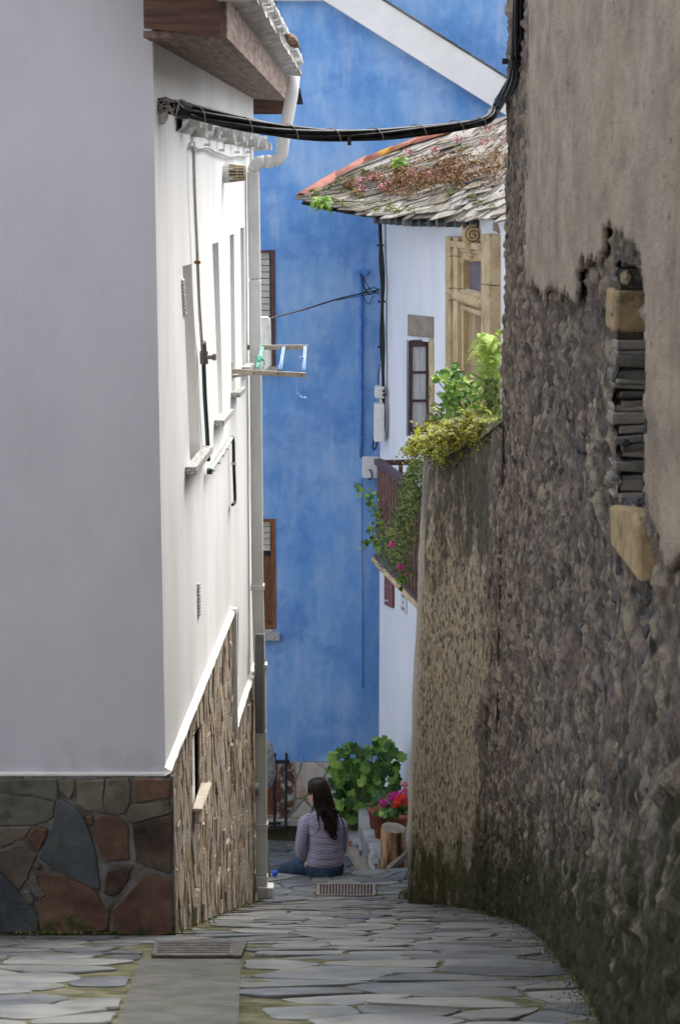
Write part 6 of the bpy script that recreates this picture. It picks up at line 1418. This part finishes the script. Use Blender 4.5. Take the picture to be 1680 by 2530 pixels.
# fern fringe
def frond(mb, P, d, L, w_, droop=.5, n=9, m=0):
    d = Vector(d).normalized(); pts = []
    for i in range(n+1):
        t = i/n; pts.append(P+d*(L*t)+V3(0,0,-droop*L*t*t))
    for i in range(1, n):
        t = i/n; ax_ = (pts[i+1]-pts[i]).normalized(); s_ = ax_.cross(V3(0,-.5,.8)).normalized(); wl = w_*math.sin(math.pi*min(1, t*.85+.15))
        for sg_ in (-1,1): a = pts[i]; b = pts[i]+s_*wl*sg_+ax_*wl*.4; mb.add([a, a+ax_*.012, b+ax_*.006, b-ax_*.002], [(0,1,2,3)], m)
fe = MB(); fe2 = MB()
for k in range(420):
    t = random.random(); px = lerp(1022, 1215, t); top = lerp(1085, 1030, min(1, t*1.3)); py = random.gauss(top+22, 16); P = AY(px, py, lerp(12.98, 12.2, t)+random.uniform(-.03,.18)); frond(fe, P, (random.uniform(-1,.6), random.uniform(-.9,.1), random.uniform(-.1,1)), random.uniform(.07,.19), .020, random.uniform(.3,1.1))
ff = fe.build('fern_fringe', M['fern']); tag(ff, 'yellow green fern fringe along the top of the retaining wall', 'ferns', kind='stuff')
up = MB()
for k in range(140):
    px = random.gauss(1215, 12); py = random.uniform(830, 930); P = AY(px, py, 12.6+random.uniform(-.1,.1)); frond(up, P, (random.uniform(-1,.4), random.uniform(-.6,.2), random.uniform(-.3,1)), random.uniform(.05,.12), .022, .7)
tag(up.build('hanging_fern', M['leaf_lime']), 'yellow green fern growing against the rubble house edge beside the doorway', 'fern', kind='stuff')
gb = MB()
for k in range(150):
    P = AY(random.gauss(1205, 16), random.uniform(900, 1040), 12.5+random.uniform(-.1,.1)); d = Vector((random.uniform(-1,.25), random.uniform(-.3,.1), random.uniform(.1,.7))); L = random.uniform(.08,.26)*(1 if random.random() < .4 else .5)
    pts_ = [P, P+d*L*.5, P+d*L*.85+V3(0,0,-L*.15), P+d*L*1.05+V3(0,0,-L*.4)]; w_ = .004
    for i in range(3): a, b = pts_[i], pts_[i+1]; gb.add([a-V3(0,0,w_*(1-i/3)), a+V3(0,0,w_*(1-i/3)), b+V3(0,0,w_*(1-(i+1)/3)), b-V3(0,0,w_*(1-(i+1)/3))], [(0,1,2,3)])
tag(gb.build('grass_tuft', M['blade']), 'pale grass blades arching out beside the rubble house edge', 'grass', kind='stuff')
# small filling leaves between fern and shrub
fl = MB()
for k in range(500):
    t = random.random(); P = AY(lerp(1080,1230,t), random.gauss(lerp(1070,1030,t), 16), 12.9-.5*t+random.uniform(-.1,.2)); a = Vector((random.uniform(-1,1), random.uniform(-.5,.5), random.uniform(-1,1))).normalized()*.022; b = a.cross(V3(0,1,.3)).normalized()*.013; fl.add([P-a, P+b, P+a, P-b], [(0,1,2,3)])
for k in range(4200):
    t = random.random(); x_ = random.uniform(.68, 1.5); y_ = random.uniform(11.5, 15.5)
    if x_ < float(np.interp(y_, [11.4, 12.1, 12.7, 13.1, 16], [1.0, .93, .80, .64, .75])): continue
    z_ = lerp(zt_l, zt_r, max(0, min(1, (13.1-y_)/1.7)))-.16+abs(random.gauss(0, .12)); P = V3(x_, y_, z_)
    a = Vector((random.uniform(-1,1), random.uniform(-.5,.5), random.uniform(-.6,1))).normalized()*.026; b = a.cross(V3(0,1,.3)).normalized()*.012; fl.add([P-a, P+b, P+a, P-b], [(0,1,2,3)])
for k in range(260):
    P = AY(random.gauss(1212, 10), random.uniform(935,1040), 12.5+random.uniform(-.1,.15)); a = Vector((random.uniform(-1,1), random.uniform(-.5,.5), random.uniform(-1,1))).normalized()*.02; b = a.cross(V3(0,1,.3)).normalized()*.011; fl.add([P-a, P+b, P+a, P-b], [(0,1,2,3)])
tag(fl.build('small_weeds', M['hang']), 'small green weeds filling the top of the retaining wall below the shrub', 'weeds', kind='stuff')
# hanging greenery over the balcony side
hg = MB()
for k in range(1700):
    t = random.random(); cx_ = float(np.interp(t, [0,.15,.35,.5,.7,.85,1], [1035,1020,1015,1000,985,980,1000])); hw_ = float(np.interp(t, [0,.15,.35,.5,.7,.85,1], [20,26,28,30,48,26,12]))
    py = lerp(1140, 1420, t); P = AY(random.gauss(cx_, hw_*.55), py, 16.6+random.uniform(-.45,.35)); 
    a = Vector((random.uniform(-1,1), random.uniform(-.6,.6), random.uniform(-1,.3))).normalized()*random.uniform(.018,.032); b = a.cross(V3(0,1,.2)).normalized()*random.uniform(.006,.011); hg.add([P-a, P+b, P+a, P-b], [(0,1,2,3)])
tag(hg.build('trailing_plant', M['hang']), 'dense fine leaved plant trailing down between balcony and retaining wall', 'plant', kind='stuff')
sv = MB()
for k in range(420):
    P = AY(random.gauss(958, 12), random.gauss(1368, 20), 17.0+random.uniform(-.15,.15)); a = Vector((random.uniform(-1,1), random.uniform(-.6,.6), random.uniform(-1,1))).normalized()*.03; b = a.cross(V3(0,1,.2)).normalized()*.004; sv.add([P-a, P+b, P+a, P-b], [(0,1,2,3)])
tag(sv.build('silver_plant', M['silver']), 'silvery feathery plant low on the balcony under the pink rose', 'plant', kind='stuff')
rs = empty('rose_vine', AY(930, 1380, 17.2), 'rose vine with pink blooms climbing out over the balcony rail', 'rose')
for pp in (((985,1400),(960,1380),(935,1345),(912,1335)), ((960,1380),(940,1290),(905,1225),(890,1208)), ((985,1420),(1000,1440),(992,1415),(975,1400)), ((950,1370),(920,1315),(935,1300)), ((940,1290),(915,1240),(925,1215)), ((990,1430),(1003,1425),(998,1440)), ((905,1340),(900,1352)), ((890,1208),(884,1200))):
    P = spline([AY(x, y, 17.0) for x, y in pp], 6); MB().tube(P, .004, 5).build('stem', M['stem'], rs, True)
    for q_ in P[::1]:
        for k in range(2): put(random.choice([LD, LG, RD[0], RD[1]]), q_+V3(random.gauss(0,.022), random.uniform(-.04,.04), random.gauss(0,.022)), (random.uniform(-.7,.7), -.8, random.uniform(0,.9)), random.uniform(.028,.05), rs)
for cx_, cy_, rr_, nn_ in ((918,1240,12,26),(930,1265,9,18),(925,1330,12,22),(950,1350,16,30),(992,1425,10,22),(915,1225,9,14),(960,1330,14,20),(940,1320,12,16)):
    for k in range(nn_): put(random.choice([LD, LD, LG, RD[0]]), AY(random.gauss(cx_, rr_*.7), random.gauss(cy_, rr_), 17.0+random.uniform(-.08,.08)), (random.uniform(-.7,.7), -.8, random.uniform(0,.9)), random.uniform(.025,.045), rs)
for px, py, r_ in ((968,1345,.026),(989,1401,.027),(1003,1418,.012)): flower_head(rs, px, py, 16.05, r_*1.1, M['magenta'], 'rose_bloom')
# roof growth
def clump(name, m_, label, cat, spots, nper, s0, s1, lift=.03):
    mb = MB()
    for (u, v, ru, rv) in spots:
        for k in range(nper):
            uu = min(.999, max(0, random.gauss(u, ru))); vv_ = min(1, max(.02, random.gauss(v, rv))); P = RS(uu, vv_)+RN(uu, vv_)*random.uniform(.05, .085+lift); s_ = random.uniform(s0, s1)
            a = Vector((random.uniform(-1,1), random.uniform(-1,1), random.uniform(-.6,.8))).normalized()*s_; b = a.cross(RN(uu, vv_)).normalized()*s_*.6; c = RN(uu, vv_)*s_; mb.add([P-a, P+b, P+a+c*.6, P-b+c*.5], [(0,1,2,3)])
    return tag(mb.build(name, m_), label, cat, kind='stuff')
random.seed(11)
clump('roof_sedum', M['sedum'], 'brown sedum mats spread over the upper right of the slate roof', 'sedum', [(random.uniform(.45,1), random.uniform(.25,.75), .03, .03) for _ in range(46)]+[(random.uniform(.6,1), random.uniform(.35,.55), .035, .02) for _ in range(26)]+[(random.uniform(.25,.6), random.uniform(.25,.6), .015, .015) for _ in range(14)], 120, .007, .017)
clump('pink_sedum', M['sedum_pink'], 'pink and red sedum tufts scattered over the slate roof', 'sedum', [(random.uniform(.4,1), random.uniform(.45,.98), .012, .018) for _ in range(10)]+[(random.uniform(.3,.6), random.uniform(.35,.6), .012, .02) for _ in range(9)], 90, .007, .016)
clump('roof_moss', M['moss'], 'green moss lines between the slates of the right roof', 'moss', [(random.uniform(.05,1), random.uniform(0,.8), .012, .008) for _ in range(70)], 30, .008, .016, .0)
for (px, py, n_, s_, lab) in ((795,492,150,.10,'bright green fern tuft growing at the low left end of the slate roof'), (985,392,60,.06,'small green fern tuft below the terracotta hip tiles')):
    mb = MB(); P0 = AY(px, py+6, 20.2)
    for k in range(n_): frond(mb, P0+V3(random.uniform(-.05,.05), -.05+random.uniform(-.05,.05), random.uniform(-.05,.03)), (random.uniform(-1,1), random.uniform(-1,.2), random.uniform(-.2,1.2)), s_*random.uniform(.6,1.3), .016, .8)
    tag(mb.build('fern_tuft', M['leaf_lime']), lab, 'fern', 'fern tufts on the slate roof')
# street litter, pebbles, foot moss
pm = MB()
for k in range(1100):
    side = random.random()
    if side < .55: Y_ = random.uniform(4.2, 11.6); X_ = RX(Y_, gz(1, Y_))-abs(random.gauss(0,.022))
    elif side < .8: Y_ = random.uniform(9, 15); X_ = HL.p(Y_-9, 0, TH).x+abs(random.gauss(0,.03))
    else: Y_ = YC-.03-abs(random.gauss(0,.03)); X_ = random.uniform(-2.2, -.85)
    P = V3(X_, Y_, gz(X_, Y_)+.012); s_ = random.uniform(.003,.008); a = Vector((random.uniform(-1,1), random.uniform(-1,1), random.uniform(0,1.3))).normalized()*s_*1.6; b = a.cross(V3(.3,1,.2)).normalized()*s_*.6; pm.add([P-a*.2, P+b+a*.5, P+a*1.6, P-b+a*.5], [(0,1,2,3)])
tag(pm.build('foot_moss', M['moss']), 'moss and tiny weeds along the foot of the walls', 'moss', kind='stuff')
gr_ = MB()
for k in range(1000):
    Y_ = random.uniform(4.2, 11.8); X_ = RX(Y_, gz(1, Y_))-abs(random.gauss(0,.06)); P = V3(X_, Y_, gz(X_, Y_)+.02); s_ = random.uniform(.0015,.004); gr_.add([P+V3(-s_,-s_,0), P+V3(s_,-s_,0), P+V3(s_,s_,0), P+V3(-s_,s_,0), P+V3(0,0,s_*1.3)], [(0,1,4),(1,2,4),(2,3,4),(3,0,4)])
tag(gr_.build('gravel', M['concrete']), 'fine grit and crumbs along the foot of the right wall', 'grit', kind='stuff')
P = ground_at(1300, 2286); tag(MB().box(P+V3(0,0,.022), (.05,.035,.012)).build('white_chip', M['white']), 'small white chip lying at the foot of the rubble wall', 'chip')
P = ground_at(1002, 2222); mb = MB(); me = ico[2]; mb.add([P+V3(v.co.x*.07, v.co.y*.07, v.co.z*.07+.03) for v in me.vertices], [tuple(p.vertices) for p in me.polygons]); tag(mb.build('corner_stone', M['rstone']), 'dark stone at the lower left corner of the retaining wall', 'stone')
P = ground_at(646, 2222); mb = MB(); mb.add([P+V3(v.co.x*.09-.06, v.co.y*.1, v.co.z*.06+.03) for v in me.vertices], [tuple(p.vertices) for p in me.polygons]); tag(mb.build('mortar_lump', M['ledge']), 'pale mortar lump at the foot of the downpipe', 'mortar lump')
# tufts of weed at the wall foot, lower right
wt = MB()
for (px, py) in ((1560,2470),(1545,2440),(1500,2400),(1400,2350)):
    P0 = ground_at(px, py)
    for k in range(26): frond(wt, P0+V3(random.uniform(-.06,.03), random.uniform(-.1,.1), .02), (random.uniform(-1,1), random.uniform(-1,1), random.uniform(.4,1.4)), random.uniform(.02,.05), .010, .6)
tag(wt.build('wall_foot_weeds', M['hang']), 'low green weeds at the foot of the rubble wall', 'weeds', kind='stuff')
